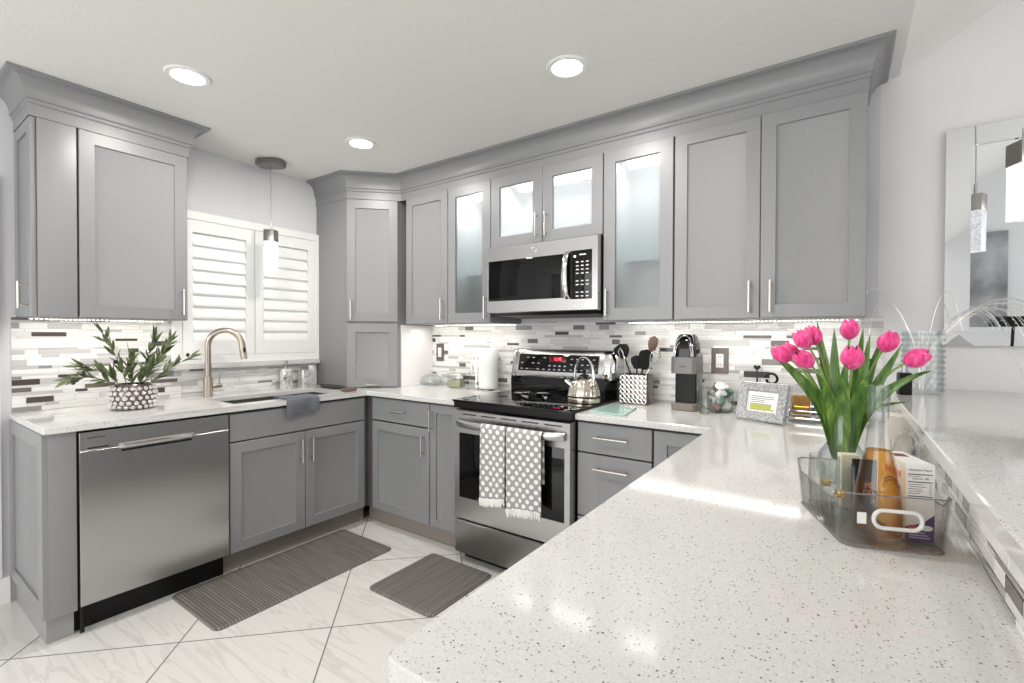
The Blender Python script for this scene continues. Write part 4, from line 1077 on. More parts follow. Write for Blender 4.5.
mb = MB(); mb.tube([c0 + sv * .064 + Vector((0, 0, .088)), c0 + sv * .088 + Vector((0, 0, .106)), c0 + sv * .105 + Vector((0, 0, .120))], [.020, .015, .012], 14); sp_ = mb.build('spout', M['chrome'], kt)
MB().tube([c0 + sv * .104 + Vector((0, 0, .118)), c0 + sv * .116 + Vector((0, 0, .128))], [.0145, .013], 14).build('whistle', M['black'], kt)
hv = Vector((.90, -.42, 0)).normalized(); pts = []
for k in range(17):
    a = math.pi * (1 - k / 16) ; pts.append(c0 + hv * (.082 * math.cos(a)) * (1 if 1 else 0) + Vector((0, 0, .125 + .120 * math.sin(a) ** .85)))
pts = [c0 - hv * .060 + Vector((0, 0, .118))] + pts + [c0 + hv * .060 + Vector((0, 0, .118))]
MB().tube(pts, .0065, 10).build('handle', M['chrome'], kt)
sr = thing('spoon_rest', 'polished double spoon rest on the cooktop', 'spoon rest', (1.72, -.28, .93))
for cx, cy, rot in ((1.672, -.27, 55), (1.80, -.24, 50)):
    mb = MB(Matrix.Translation((cx, cy, .930)) @ Matrix.Rotation(R(rot), 4, 'Z'))
    def oval(a, b_, z): return [(a * math.cos(t_), b_ * math.sin(t_), z) for t_ in [2 * math.pi * k / 24 for k in range(24)]]
    mb.loft([oval(.035, .022, .0006), oval(.060, .042, .012), oval(.057, .039, .013), oval(.030, .018, .004)])
    mb.build('bowl', M['chrome'], sr)
mb = MB(); mb.tube([(1.69, -.30, .938), (1.75, -.40, .942), (1.83, -.47, .946)], [.008, .006, .009], 8); mb.tube([(1.81, -.26, .938), (1.87, -.36, .942), (1.935, -.44, .946)], [.008, .006, .009], 8)
mb.build('handles', M['chrome'], sr, weld=False)

# ------------------------------------------------------------------ right of the range
mb = MB(); mb.prism([(2.268, -.575), (2.455, -.585), (2.415, -.315), (2.245, -.325)], CT + .0006, CT + .009, .001)
o = mb.build('cutting_board', mat('mint tinted glass', (.40, .58, .53), .08, 0), loc=(2.34, -.45, CT)); tag(o, 'small mint green glass cutting board on the worktop right of the range', 'cutting board')
# utensil caddy
UX, UY, UH, UW = 2.345, -.13, .165, .078
uc = thing('utensil_holder', 'jewelled lattice utensil holder between the range and the coffee maker', 'utensil holder', (UX, UY, CT))
p = rrect(UX - UW, UX + UW, UY - .055, UY + .055, .012, 4); pi_ = offset_poly(p, -.004)
mb = MB(); mb.loft([[(x, y, CT + .0005) for x, y in p], [(x, y, CT + UH) for x, y in p], [(x, y, CT + UH) for x, y in pi_], [(x, y, CT + .008) for x, y in pi_]]); mb.build('body', M['gunmetal'], uc)
mb = MB()
def jewel(mb, F_, u, z, d, r):
    mb2 = [[(u + q * r * a, d + h, z + q * r * b) for a, b in ((1, 0), (.7, .7), (0, 1), (-.7, .7), (-1, 0), (-.7, -.7), (0, -1), (.7, -.7))] for q, h in ((1, .0005), (.95, .004), (.55, .006))]
    old = mb.M; mb.M = F_; mb.loft(mb2); mb.M = old
def lattice(mb, F_, u0, u1, d):
    st_ = .0262; nu = max(1, round((u1 - u0) / st_)); nz = 6; su = (u1 - u0) / nu; sz = (UH - .01) / nz
    for i in range(nu):
        for j in range(nz):
            cu, cz = u0 + (i + .5) * su, CT + .006 + (j + .5) * sz
            old = mb.M; mb.M = F_
            ring_ = [(cu + su * .43 * math.cos(a), d + .002, cz + sz * .43 * math.sin(a)) for a in [2 * math.pi * k / 10 for k in range(10)]]
            mb.tube(ring_, .0030, 6, closed=True); mb.M = old
            jewel(mb, F_, cu + su / 2, cz + sz / 2, d, .004)
lattice(mb, FB(UY - .055), UX - UW + .004, UX + UW - .004, 0)
lattice(mb, frame((UX - UW, 0), (0, -1)), -(UY + .055) + .004, -(UY - .055) - .004, 0)
o = mb.build('jewel_lattice', M['crystal'], uc, weld=False); o['kind'] = 'stuff'
nyl = mat('black nylon', (.008, .007, .007), .5, 0, Specular_IOR_Level=.2); wd_ = mat('dark wooden spoon', (.10, .062, .04), .5)
def utensil(name, label, base, tip, headfn, m, hm=None):
    t = thing(name, label, 'utensil', base, 'utensils in the jewelled holder'); b0, t0 = Vector(base), Vector(tip)
    MB().tube([b0, b0.lerp(t0, .5), t0], [.0045, .005, .0045], 10).build('shaft', hm or m, t)
    mb = MB(); headfn(mb, t0, (t0 - b0).normalized()); mb.build('head', m, t, ang=1.0); return t
def flat_head(ln, w0, w1, th=.004, bend=0.0, face=(0.25, -1, 0)):
    def fn(mb, p, d):
        s = d.cross(Vector(face)).normalized(); nn = s.cross(d).normalized(); loops = []
        for k in range(9):
            u = k / 8; w_ = w0 + (w1 - w0) * min(1, u * 2.2); w_ = w_ * (math.sqrt(max(0, 1 - ((u - .72) / .28) ** 2)) * .9 + .1 if u > .72 else 1)
            c = p + d * (ln * u) + nn * bend * math.sin(math.pi * u); 
            loops.append([tuple(c + s * w_ * a + nn * th * b) for a, b in ((-1, .3), (-.6, -.8), (0, -1.2), (.6, -.8), (1, .3), (.6, .9), (0, .5), (-.6, .9))])
        mb.loft(loops)
    return fn
zb = CT + .012
utensil('ladle', 'black ladle leaning left out of the utensil holder', (2.36, -.11, zb), (2.268, -.115, 1.165), flat_head(.085, .016, .044, .018, .01), nyl)
utensil('spatula', 'black spatula in the middle of the utensil holder', (2.33, -.12, zb), (2.385, -.15, 1.11), flat_head(.115, .018, .038), nyl)
utensil('slotted_spoon', 'black spoon leaning left beside the spatula in the utensil holder', (2.36, -.14, zb), (2.350, -.145, 1.11), flat_head(.075, .014, .03, .006), nyl)
utensil('wooden_spoon', 'dark wooden spoon standing tallest in the utensil holder', (2.36, -.10, zb), (2.415, -.10, 1.20), flat_head(.095, .012, .026, .006), wd_)
wh = thing('whisk', 'steel whisk leaning right out of the utensil holder', 'utensil', (2.33, -.14, zb), 'utensils in the jewelled holder')
b0, t0 = Vector((2.335, -.14, zb)), Vector((2.425, -.16, 1.11)); d = (t0 - b0).normalized()
MB().tube([b0, t0], .006, 10).build('shaft', M['chrome'], wh)
mb = MB(); s1 = d.orthogonal().normalized(); s2 = d.cross(s1)
for k in range(5):
    a = math.pi * k / 5; s = s1 * math.cos(a) + s2 * math.sin(a); pp = []
    for q in range(17):
        u = q / 16; pp.append(t0 + d * (.115 * math.sin(math.pi * u) ** .8) + s * (.028 * math.sin(2 * math.pi * u)) if 0 < q < 16 else t0)
    mb.tube(pp, .0012, 5)
mb.build('wires', M['chrome'], wh, weld=False)
tg = thing('tongs', 'steel tongs with loop handles at the left of the utensil holder', 'utensil', (2.30, -.15, zb), 'utensils in the jewelled holder')
mb = MB(); mb.tube([(2.31, -.15, zb), (2.272, -.165, 1.14), (2.25, -.168, 1.20), (2.262, -.17, 1.225), (2.278, -.17, 1.20), (2.292, -.165, 1.13), (2.32, -.15, zb)], .0035, 8); mb.build('arms', M['chrome'], tg)

# coffee maker
cf = thing('coffee_maker', 'slim grey and black single-cup coffee maker against the back wall', 'coffee maker', (2.632, -.19, CT))
Fc = Matrix.Translation((2.632, -.26, 0)) @ Matrix.Rotation(R(0), 4, 'Z') @ Matrix(((1, 0, 0, 0), (0, -1, 0, 0), (0, 0, 1, 0), (0, 0, 0, 1)))
def rr_prism(mb, hw, d0, d1, z0, z1, r=.02, b=.002): mb.prism(rrect(-hw, hw, d0, d1, r, 5), z0, z1, b)
mb = MB(Fc); rr_prism(mb, .064, -.16, .0, CT + .0006, CT + .036, .022); mb.build('drip_base', M['taupe'], cf)
mb = MB(Fc); rr_prism(mb, .060, -.165, -.062, CT + .030, CT + .29, .02); mb.build('water_column', M['dsteel'], cf)
mb = MB(Fc); rr_prism(mb, .052, -.068, -.052, CT + .037, CT + .188, .006); mb.build('back_panel', M['black'], cf)
mb = MB(Fc); rr_prism(mb, .064, -.155, .002, CT + .188, CT + .272, .024); hd = mb.build('brew_head', mat('slate plastic', (.17, .165, .16), .4, .3), cf)
text('lettering', 'KEURIG', .011, text_mtx(frame((2.632, -.2625), (1, 0)), 0, .0, CT + .225), M['black'], hd, .0002)
mb = MB(Fc); loops = []
for k in range(9):
    u = k / 8; a = R(90 * u); loops.append([(x * (.056 - .030 * (1 - math.cos(a))) / .056, -.085 + (y + .085) * (1 - .45 * (1 - math.cos(a))), CT + .272 + .118 * math.sin(a)) for x, y in rrect(-.056, .056, -.155, -.006, .03, 5)])
mb.loft(loops); ld = mb.build('lid', M['blackgloss'], cf)
for q, (hz, wq_) in enumerate(((.108, .048), (.088, .040))):
    pp = [(wq_ * math.cos(a), -.004 - .035 * math.sin(a) ** 2 + .0 + .01, CT + .274 + hz * math.sin(a)) for a in [math.pi * k / 20 for k in range(21)]]
    mb = MB(Fc); mb.tube(pp, .0042, 8); mb.build('lid_handle', M['chrome'], ld)
mb = MB(Fc); mb.tube([(.06, -.14, CT + .02), (.09, -.11, CT + .006), (.13, -.08, CT + .005), (.16, -.14, CT + .005)], .003, 6); mb.build('cord', M['black'], cf)

# glass bowl of coffee pods
pc = thing('glass_canister', 'clear glass canister of coffee pods right of the coffee maker', 'canister', (2.79, -.17, CT))
MB().lathe([(.055, .0006), (.062, .006), (.066, .06), (.060, .105), (.057, .105), (.063, .06), (.058, .010)], (2.79, -.17, CT), 28).build('glass', M['glass'], pc)
podm = [mat('pod white', (.8, .79, .77), .4), mat('pod green', (.07, .16, .12), .4), mat('pod copper', (.35, .2, .16), .35), mat('pod silver', (.6, .6, .6), .25, .8)]
rq = random.Random(3); k = 0
for lay, (zz, nn, rr2) in enumerate(((.028, 3, .028), (.062, 3, .030), (.096, 4, .036), (.120, 3, .022))):
    for j in range(nn):
        a = 2 * math.pi * j / nn + lay * .9; c = Vector((2.79 + rr2 * math.cos(a), -.17 + rr2 * math.sin(a), CT + zz))
        mm = Matrix.Translation(c) @ Matrix.Rotation(rq.uniform(-1.2, 1.2), 4, 'X') @ Matrix.Rotation(rq.uniform(-1.2, 1.2), 4, 'Y')
        mb = MB(mm); mb.lathe([(.016, -.018), (.0205, .014), (.0235, .015), (.0235, .017), (.001, .0172)], (0, 0, 0), 18)
        o = mb.build('coffee_pod', podm[k % 4], loc=c); k += 1
        tag(o, 'small coffee pod piled in the clear glass canister', 'coffee pod', 'coffee pods in the glass canister')
gk = thing('glass_cup', 'small clear glass cup in front of the pod canister, beside the picture frame', 'cup', (2.745, -.29, CT))
MB().lathe([(.022, .0006), (.026, .004), (.033, .075), (.031, .075), (.024, .008)], (2.745, -.29, CT), 24).build('bowl', M['glass'], gk)
pp = [(2.745 + .030 * 1 + .022 * math.sin(a), -.29, CT + .042 - .024 * math.cos(a)) for a in [math.pi * k / 10 for k in range(11)]]
MB().tube(pp, .0032, 8).build('handle', M['glass'], gk)

# black scroll ornament behind the frame
so_ = thing('scroll_ornament', 'black metal scroll ornament standing behind the silver picture frame', 'ornament', (2.945, -.10, CT))
mb = MB(); mb.box(2.885, 3.005, -.115, -.075, CT + .0006, CT + .010, .002); mb.build('foot', M['black'], so_)
mb = MB(); mb.tube([(2.945, -.095, CT + .008), (2.945, -.095, CT + .215)], .004, 8); mb.build('post', M['black'], so_)
mb = MB(FB(-.093)); mb.rects(2.885, 3.000, 1.088, 1.118, [(0, 0), (0, .006), (.001, .007)]); mb.build('bar', mat('dark iron', (.03, .027, .026), .5), so_)
pp = [(3.008 + .027 * math.cos(a) * (1 - k * .008), -.096, 1.085 + .027 * math.sin(a) * (1 - k * .008)) for k, a in enumerate([R(170 - 15 * q) for q in range(24)])]
MB().tube(pp, .006, 8).build('scroll', M['black'], so_)
mb = MB(FB(-.093)); mb.loft([[(2.945 + .016 * math.sin(a) ** 3, d_, 1.138 + .001 * (13 * math.cos(a) - 5 * math.cos(2 * a) - 2 * math.cos(3 * a))) for a in [2 * math.pi * k / 24 for k in range(24)]] for d_ in (0, .006)]); mb.build('heart', M['black'], so_)

# glitter picture frame with a printed card
gl_ = mat('silver glitter', (.42, .43, .44), .3, .4)
v = nd(gl_, 'ShaderNodeTexVoronoi'); v.inputs['Scale'].default_value = 420; lk(gl_, coords(gl_), v.inputs['Vector'])
rp = ramp(gl_, [(0, (.12, .12, .125)), (.5, (.36, .365, .37)), (.9, (.85, .86, .87))]); lk(gl_, v.outputs['Color'], rp.inputs['Fac']); lk(gl_, rp.outputs['Color'], bsdf(gl_).inputs['Base Color'])
pf = thing('picture_frame', 'silver glitter picture frame with a printed card, standing on the peninsula corner', 'picture frame', (2.98, -.36, CT))
yaw_ = R(-23)
PFm = Matrix.Translation((2.892, -.318, CT)) @ Matrix.Rotation(yaw_, 4, 'Z') @ Matrix.Rotation(R(-14), 4, 'X') @ Matrix(((1, 0, 0, 0), (0, -1, 0, 0), (0, 0, 1, 0), (0, 0, 0, 1)))
FWd, FHt = .218, .172
mb = MB(PFm); mb.rects(0, FWd, .002, .002 + FHt, [(.042, 0), (0, 0), (0, .014), (.003, .017), (.036, .013), (.040, .009), (.042, 0)], False, False); mb.build('border', gl_, pf)
mb = MB(PFm); mb.box(.030, FWd - .030, .001, .004, .030, FHt - .028); cd = mb.build('card', M['paper'], pf)
mk = mat('printed text', (.10, .10, .11), .7); yl = mat('yellow highlighter', (.46, .50, .10), .7)
mb = MB(PFm); rq = random.Random(2)
for k in range(9):
    zz = FHt - .054 - k * .0085; mb.box(.046, .049, .004, .0043, zz, zz + .004)
    if k > 0: mb.box(.056, .056 + rq.uniform(.06, .105), .004, .0043, zz + .0006, zz + .0032)
mb.build('text_lines', mk, cd, weld=False)
mb = MB(PFm); mb.box(.056, .150, .0041, .0044, .058, .075); mb.box(.056, .165, .0041, .0044, .052, .0575); mb.build('highlight', yl, cd, weld=False)
mb = MB(PFm); mb.loft([[(FWd / 2 - .03 + a, -.0005, .11) if 0 else (x, d_, z) for x, d_, z in ((FWd * .45, -.001, .12), (FWd * .75, -.001, .12), (FWd * .80, -.085, .021), (FWd * .42, -.085, .021))], [(x, d_, z) for x, d_, z in ((FWd * .45, -.004, .12), (FWd * .75, -.004, .12), (FWd * .80, -.089, .021), (FWd * .42, -.089, .021))]]); mb.build('easel_back', mat('brown velvet', (.05, .025, .02), .9), pf)

# bar tray with decanter and glasses
by = thing('serving_tray', 'mirrored tray on small feet behind the tulips', 'tray', (3.23, -.17, CT))
mb = MB(); mb.box(3.085, 3.385, -.27, -.07, CT + .012, CT + .020, .002); mb.build('mirror_plate', M['chrome'], by)
mb = MB(); rl = [(x, y, CT + .05) for x, y in rrect(3.088, 3.382, -.267, -.073, .02, 4)]; mb.tube(rl, .004, 8, closed=True); mb.build('rail', M['chrome'], by)
for x in (3.10, 3.37):
    for y in (-.255, -.085): MB().tube([(x, y, CT + .0006), (x, y, CT + .05)], .0045, 8).build('post', M['chrome'], by)
dc_ = thing('decanter', 'square glass decanter of amber whiskey on the mirrored tray', 'decanter', (3.135, -.19, CT + .02))
D0 = CT + .0205; Rd = Matrix.Translation((3.135, -.19, D0)) @ Matrix.Rotation(R(12), 4, 'Z')
mb = MB(Rd); mb.loft([[(x, y, z) for x, y in rrect(-h, h, -h, h, .008, 3)] for h, z in ((.036, 0), (.039, .004), (.039, .115), (.030, .132), (.014, .14), (.014, .165), (.019, .170))]); mb.build('glass', M['glass'], dc_)
amb = mat('amber whiskey', (.72, .36, .07), .05, 0, Transmission_Weight=.75, IOR=1.33)
mb = MB(Rd); mb.box(-.034, .034, -.034, .034, .008, .092, .004); mb.build('whiskey', amb, dc_)
mb = MB(Rd); mb.ball((0, 0, .19), .024, 14); mb.tube([(0, 0, .16), (0, 0, .178)], .010, 10); mb.build('stopper', M['glass'], dc_, weld=False)
for x, y, lab in ((3.225, -.19, 'cut tumbler beside the whiskey decanter on the tray'), (3.315, -.20, 'cut tumbler nearest the bar on the mirrored tray')):
    g_ = thing('tumbler', lab, 'glass', (x, y, D0), 'tumblers on the tray')
    MB().lathe([(.030, 0.0003), (.033, .003), (.038, .085), (.036, .085), (.031, .012)], (x, y, D0), 24).build('bowl', M['glass'], g_)

# ------------------------------------------------------------------ tulips
TX, TY = 3.293, -1.20
tv = thing('vase', 'clear bulb-shaped glass vase of tulips standing on the peninsula behind the bin', 'vase', (TX, TY, CT))
MB().lathe([(.040, .0006), (.050, .004), (.058, .028), (.059, .052), (.050, .078), (.037, .094), (.0335, .102), (.0345, .178), (.0322, .178), (.0312, .103), (.046, .078), (.055, .052), (.053, .028), (.040, .010)], (TX, TY, CT), 36).build('glass', M['glass'], tv)
pinkm = mat('magenta tulip petal', (.75, .03, .22), .42); bsdf(pinkm).inputs['Sheen Weight'].default_value = .3
n = nd(pinkm, 'ShaderNodeTexNoise'); n.inputs['Scale'].default_value = 1; n.inputs['Detail'].default_value = 4; lk(pinkm, coords(pinkm, (120, 120, 18)), n.inputs['Vector'])
rp = ramp(pinkm, [(.3, (.55, .012, .15)), (.5, (.78, .035, .24)), (.72, (.90, .16, .38))]); lk(pinkm, n.outputs['Fac'], rp.inputs['Fac']); lk(pinkm, rp.outputs['Color'], bsdf(pinkm).inputs['Base Color'])
tleaf = mat('tulip leaf', (.08, .17, .025), .38)
n = nd(tleaf, 'ShaderNodeTexNoise'); n.inputs['Scale'].default_value = 1; n.inputs['Detail'].default_value = 3; lk(tleaf, coords(tleaf, (70, 70, 9)), n.inputs['Vector'])
rp = ramp(tleaf, [(.3, (.035, .095, .015)), (.52, (.085, .19, .03)), (.72, (.24, .36, .07))]); lk(tleaf, n.outputs['Fac'], rp.inputs['Fac']); lk(tleaf, rp.outputs['Color'], bsdf(tleaf).inputs['Base Color'])
tstem = mat('tulip stem', (.22, .34, .08), .45)
def bez(P, u):
    q = [Vector(p) for p in P]
    while len(q) > 1: q = [a.lerp(b_, u) for a, b_ in zip(q[:-1], q[1:])]
    return q[0]
def leafstrip(P, wd, face, fold=.35, n=14):
    mb = MB(); rows = []
    for i in range(n + 1):
        u = i / n; c = bez(P, u); d = (bez(P, min(1, u + .02)) - bez(P, max(0, u - .02))).normalized()
        s = d.cross(Vector(face)).normalized(); nn = s.cross(d).normalized()
        w_ = wd * max(.03, (math.sin(math.pi * (.18 + .82 * u)) ** .75)) if i < n else wd * .02
        rows.append([tuple(v) for v in (c - s * w_ + nn * w_ * fold, c - s * w_ * .5 + nn * w_ * fold * .3, c - nn * .0005, c + s * w_ * .5 + nn * w_ * fold * .3, c + s * w_ + nn * w_ * fold, c + nn * .0007)])
    mb.loft(rows); return mb
def tulip(head, axis, label, leaves=(), opn=0.0, sz=1.0):
    head = Vector(head); axis = Vector(axis).normalized(); off = Vector((head.x - TX, head.y - TY, 0)); o2 = off.normalized() if off.length > .01 else Vector((0, 0, 0))
    base = Vector((TX, TY, CT + .018)) - o2 * rnd.uniform(.008, .022); neck = Vector((TX, TY, CT + .15)) + o2 * rnd.uniform(.006, .018)
    t = thing('tulip', label, 'flower', base, 'tulips in the glass vase')
    P = [base, Vector((TX, TY, CT + .09)), neck + Vector((0, 0, .01)), neck + (head - neck) * .45 + Vector((0, 0, .015)), head - axis * .05, head]
    MB().tube([bez(P, k / 18) for k in range(19)], [.0036 - .0008 * k / 18 for k in range(19)], 8).build('stem', tstem, t)
    Mh = Matrix.Translation(head) @ axis.to_track_quat('Z', 'Y').to_matrix().to_4x4() @ Matrix.Rotation(rnd.uniform(0, 6), 4, 'Z')
    for k in range(6):
        inner = k % 2; ph = 2 * math.pi * k / 6; rr_ = (.0225 if not inner else .0195) * sz; H = (.054 if not inner else .057) * sz
        mb = MB(Mh); rows = []
        for i in range(9):
            u = i / 8; r0 = rr_ * (math.sin(math.pi * (.07 + .82 * u ** .9)) ** .75) * (1 + opn * u * u)
            hw = max(.30, 1.0 * (math.sin(math.pi * (.18 + .74 * u)) ** .7)) if i < 8 else .22
            row = []
            for j in range(7):
                v_ = (j / 6 - .5) * 2; a = ph + v_ * hw; rj = r0 * (1 - .10 * v_ * v_ * (1 if inner else .3)) + .0012 * (1 - abs(v_))
                row.append((rj * math.cos(a), rj * math.sin(a), H * u - .004 * v_ * v_ * u))
            row += [(x * .965, y * .965, z) for x, y, z in reversed(row)]
            rows.append(row)
        mb.loft(rows); mb.build('petal', pinkm, t, ang=1.3)
    for (tip, wd, midz, face) in leaves:
        tip = Vector(tip); of = Vector((tip.x - TX, tip.y - TY, 0)).normalized()
        st = Vector((TX, TY, CT + .06)) + of * .012; nk = Vector((TX, TY, CT + .168)) + of * .027
        mid = nk.lerp(tip, .55) + Vector((0, 0, midz))
        leafstrip([st, nk + Vector((0, 0, -.02)), nk + Vector((0, 0, .02)), mid, tip], wd * 1.1, face).build('leaf', tleaf, t, ang=1.2)
C3 = Vector((3.29, -2.70, 1.29))
tulip((3.175, -1.215, 1.228), (-.75, .1, .55), 'pink tulip farthest left in the vase', [((3.128, -1.22, 1.246), .017, .02, (.3, -1, .5))])
tulip((3.185, -1.17, 1.232), (-.6, .3, .65), 'pink tulip just behind the farthest left tulip', [((3.205, -1.20, 1.165), .016, -.02, (-.3, -1, .3))], sz=.95)
tulip((3.232, -1.16, 1.270), (-.35, .2, .95), 'pink tulip highest on the left, above the leftmost pair', [((3.232, -1.15, 1.335), .014, .0, (0, -1, .2))])
tulip((3.215, -1.185, 1.262), (-.55, .0, .8), 'pink tulip squeezed between the high left tulip and the leftmost pair', [])
tulip((3.226, -1.27, 1.216), (-.50, -.35, .55), 'pink tulip nodding forward below the high left tulip', [((3.19, -1.27, 1.195), .015, .01, (.2, -1, .6)), ((3.235, -1.285, 1.20), .014, .02, (0, -1, .3))])
tulip((3.305, -1.13, 1.285), (.0, .15, 1), 'pink tulip standing tallest in the middle at the back', [((3.272, -1.17, 1.315), .015, .0, (-.3, -1, .2)), ((3.335, -1.15, 1.315), .014, .0, (.2, -1, .2))])
tulip((3.309, -1.27, 1.212), (.03, -.15, 1), 'bright pink tulip low in the middle at the front', [((3.295, -1.29, 1.225), .016, .01, (-.2, -1, .3)), ((3.345, -1.25, 1.20), .017, .02, (.4, -1, .5))], opn=.18, sz=1.05)
tulip((3.372, -1.19, 1.255), (.42, .05, .85), 'pink tulip upper right, second from the right', [((3.348, -1.20, 1.300), .013, .0, (.1, -1, .1)), ((3.41, -1.21, 1.275), .014, -.01, (.4, -1, .6)), ((3.375, -1.18, 1.300), .012, .0, (.1, -1, .1))])
tulip((3.415, -1.205, 1.226), (.85, .0, .52), 'pink tulip leaning farthest right on its own', [((3.470, -1.20, 1.212), .014, .035, (.2, -.7, .8)), ((3.425, -1.22, 1.135), .011, .012, (0, -.5, 1))])

# ------------------------------------------------------------------ clear bin and its contents
BF = frame((3.208, -1.435), (.94, .342))
bn = thing('storage_bin', 'clear plastic bin with ribbed sides on the peninsula, holding the bottle and packets', 'bin', BF @ Vector((.082, .125, CT)))
BW, BD, BH = .165, .25, .098
def rim(z_of, grow, zz=None, rib=True):
    out = []; r = .022; N = 22
    P = []
    def seg(a, b_, n): return [(a[0] + (b_[0] - a[0]) * k / n, a[1] + (b_[1] - a[1]) * k / n) for k in range(n)]
    def cor(cx, cy, a0): return [(cx + r * math.cos(R(a0 + 90 * k / 6)), cy + r * math.sin(R(a0 + 90 * k / 6))) for k in range(6)]
    P += seg((BW, r), (BW, BD - r), 60) + cor(BW - r, BD - r, 0) + seg((BW - r, BD), (r, BD), 24) + cor(r, BD - r, 90) + seg((0, BD - r), (0, r), 60) + cor(r, r, 180) + seg((r, 0), (BW - r, 0), 24) + cor(BW - r, r, 270)
    return P
def binloop(grow, h, ribs=True):
    lp = []
    for (u, d) in rim(None, 0):
        cx, cy = BW / 2, BD / 2; du = (u - cx) / cx; dd = (d - cy) / cy
        g = grow
        if ribs and (u < .001 or u > BW - .001) and .03 < d < BD - .03: g = grow + .0018 * math.sin(d * 2 * math.pi / .0115)
        s = 1 - min(1, max(0, (min(d - .022, BD - .022 - d)) / .012)) if True else 0
        top = BH - .021 * (1 - s) if (d > .022 and d < BD - .022) else BH
        lp.append((u + du * g, d + dd * grow, CT + .0006 + (top if h == 'top' else h)))
    return lp
mb = MB(BF); mb.loft([binloop(-.004, 0, False), binloop(-.002, .004), binloop(.005, 'top'), binloop(.003, 'top'), binloop(-.0045, .005), binloop(-.03, .003, False)]); mb.build('body', M['plastic'], bn, ang=.5)
rimm = mat('smoky plastic edge', (.32, .31, .31), .15, 0, Transmission_Weight=.4)
mb = MB(BF); mb.tube([(p[0], p[1], p[2]) for p in binloop(.004, 'top')], .0013, 6, closed=True); mb.build('rim', rimm, bn)
mb = MB(BF); mb.tube([(p[0], p[1], p[2]) for p in binloop(-.0025, .0015, False)], .0012, 6, closed=True); mb.build('base_edge', rimm, bn)
hw_, hh_ = .036, .0155; cu, cz = .083, CT + .057
pp = []
for (x, z) in rrect(-hw_, hw_, -hh_, hh_, .0145, 6): pp.append((cu + x, BD + .0045 - .001, cz + z))
mb = MB(BF); mb.tube(pp, .0034, 8, closed=True); mb.build('handle', mat('milky plastic', (.80, .80, .78), .3), bn)
mb = MB(BF); mb.box(.022, .036, BD + .0020, BD + .0032, CT + .046, CT + .066); mb.build('sticker', M['paper'], bn)
# bottle
BT = BF @ Vector((.074, .203, CT + .0055))
bo = thing('wine_bottle', 'flared clear bottle of amber wine standing in the plastic bin', 'bottle', BT)
prf = [(.034, .0006), (.0385, .004), (.0395, .012), (.0385, .05), (.0345, .09), (.0275, .135), (.0200, .170), (.0165, .195), (.0155, .215), (.0152, .255), (.0172, .258), (.0172, .270), (.0150, .272), (.0150, .282)]
MB().lathe(prf, BT, 40, True, False).build('glass', M['glass'], bo)
lq = thin_glass('amber wine', (.90, .66, .28), .8, 0, (.75, .55, .4))
MB().lathe([(.030, .010), (.0365, .013), (.0358, .05), (.0318, .09), (.0250, .135), (.0188, .163), (.0188, .1635)], BT, 36, True, True).build('wine', lq, bo)
MB().lathe([(.0158, .222), (.0158, .2825), (.004, .2828)], BT, 24, False, True).build('stopper', M['glass'], bo)
mb = MB(); studded(mb, None, BT, [(.0372, .006), (.0378, .018)], 18, .0028); o = mb.build('cut_base', M['glass'], bo, weld=False); o['kind'] = 'stuff'
# glasses with gold bees
gold = mat('gold emblem', (.75, .52, .16), .25, 1.0)
for (u, d, lab) in ((.036, .055, 'clear glass with a gold bee at the back left of the plastic bin'), (.034, .130, 'clear glass with a gold bee beside the wine bottle in the plastic bin')):
    c = BF @ Vector((u, d, CT + .0055)); g_ = thing('drinking_glass', lab, 'glass', c, 'bee glasses in the plastic bin')
    MB().lathe([(.022, .0006), (.026, .004), (.030, .06), (.0285, .115), (.0268, .115), (.0285, .06), (.024, .008)], c, 28).build('bowl', M['glass'], g_)
    Fg = Matrix.Translation(c) @ Matrix.Rotation(R(8), 4, 'Z'); mb = MB(Fg)
    mb.ball((0, -.0305, .062), .0045, 8, (.8, .4, 1.6)); mb.ball((0, -.0300, .071), .003, 8)
    for s in (-1, 1): mb.ball((s * .006, -.0295, .065), .005, 8, (1.2, .25, .7)); mb.ball((s * .005, -.0298, .058), .004, 8, (1.1, .25, .6))
    mb.build('bee', gold, g_, weld=False)
# packets
c = BF @ Vector((.088, .045, CT + .0055))
cb = thing('cream_carton', 'plain cream carton at the back of the plastic bin', 'box', c)
MB(BF).box(.072, .106, .022, .046, CT + .006, CT + .122, .002).build('body', mat('cream card', (.62, .58, .44), .6), cb)
c = BF @ Vector((.108, .07, CT + .0055))
cg = thing('coffee_bag', 'black coffee bag behind the wine bottle in the plastic bin', 'bag', c)
mb = MB(BF); loops = []
for z, th in ((0, .010), (.01, .013), (.05, .014), (.085, .010), (.104, .0035), (.114, .002)):
    loops.append([(.108 + x, .072 + y, CT + .006 + z) for x, y in rrect(-.026, .026, -th, th, th * .6, 3)])
mb.loft(loops); bgb = mb.build('pouch', M['black'], cg)
MB(BF).box(.084, .128, .0856, .0862, CT + .046, CT + .078, 0).build('label', mat('brown label', (.12, .06, .05), .6), cg)
text('lettering', 'FE\nCO', .014, text_mtx(BF, .106, .0868, CT + .062), M['paper'], cg)
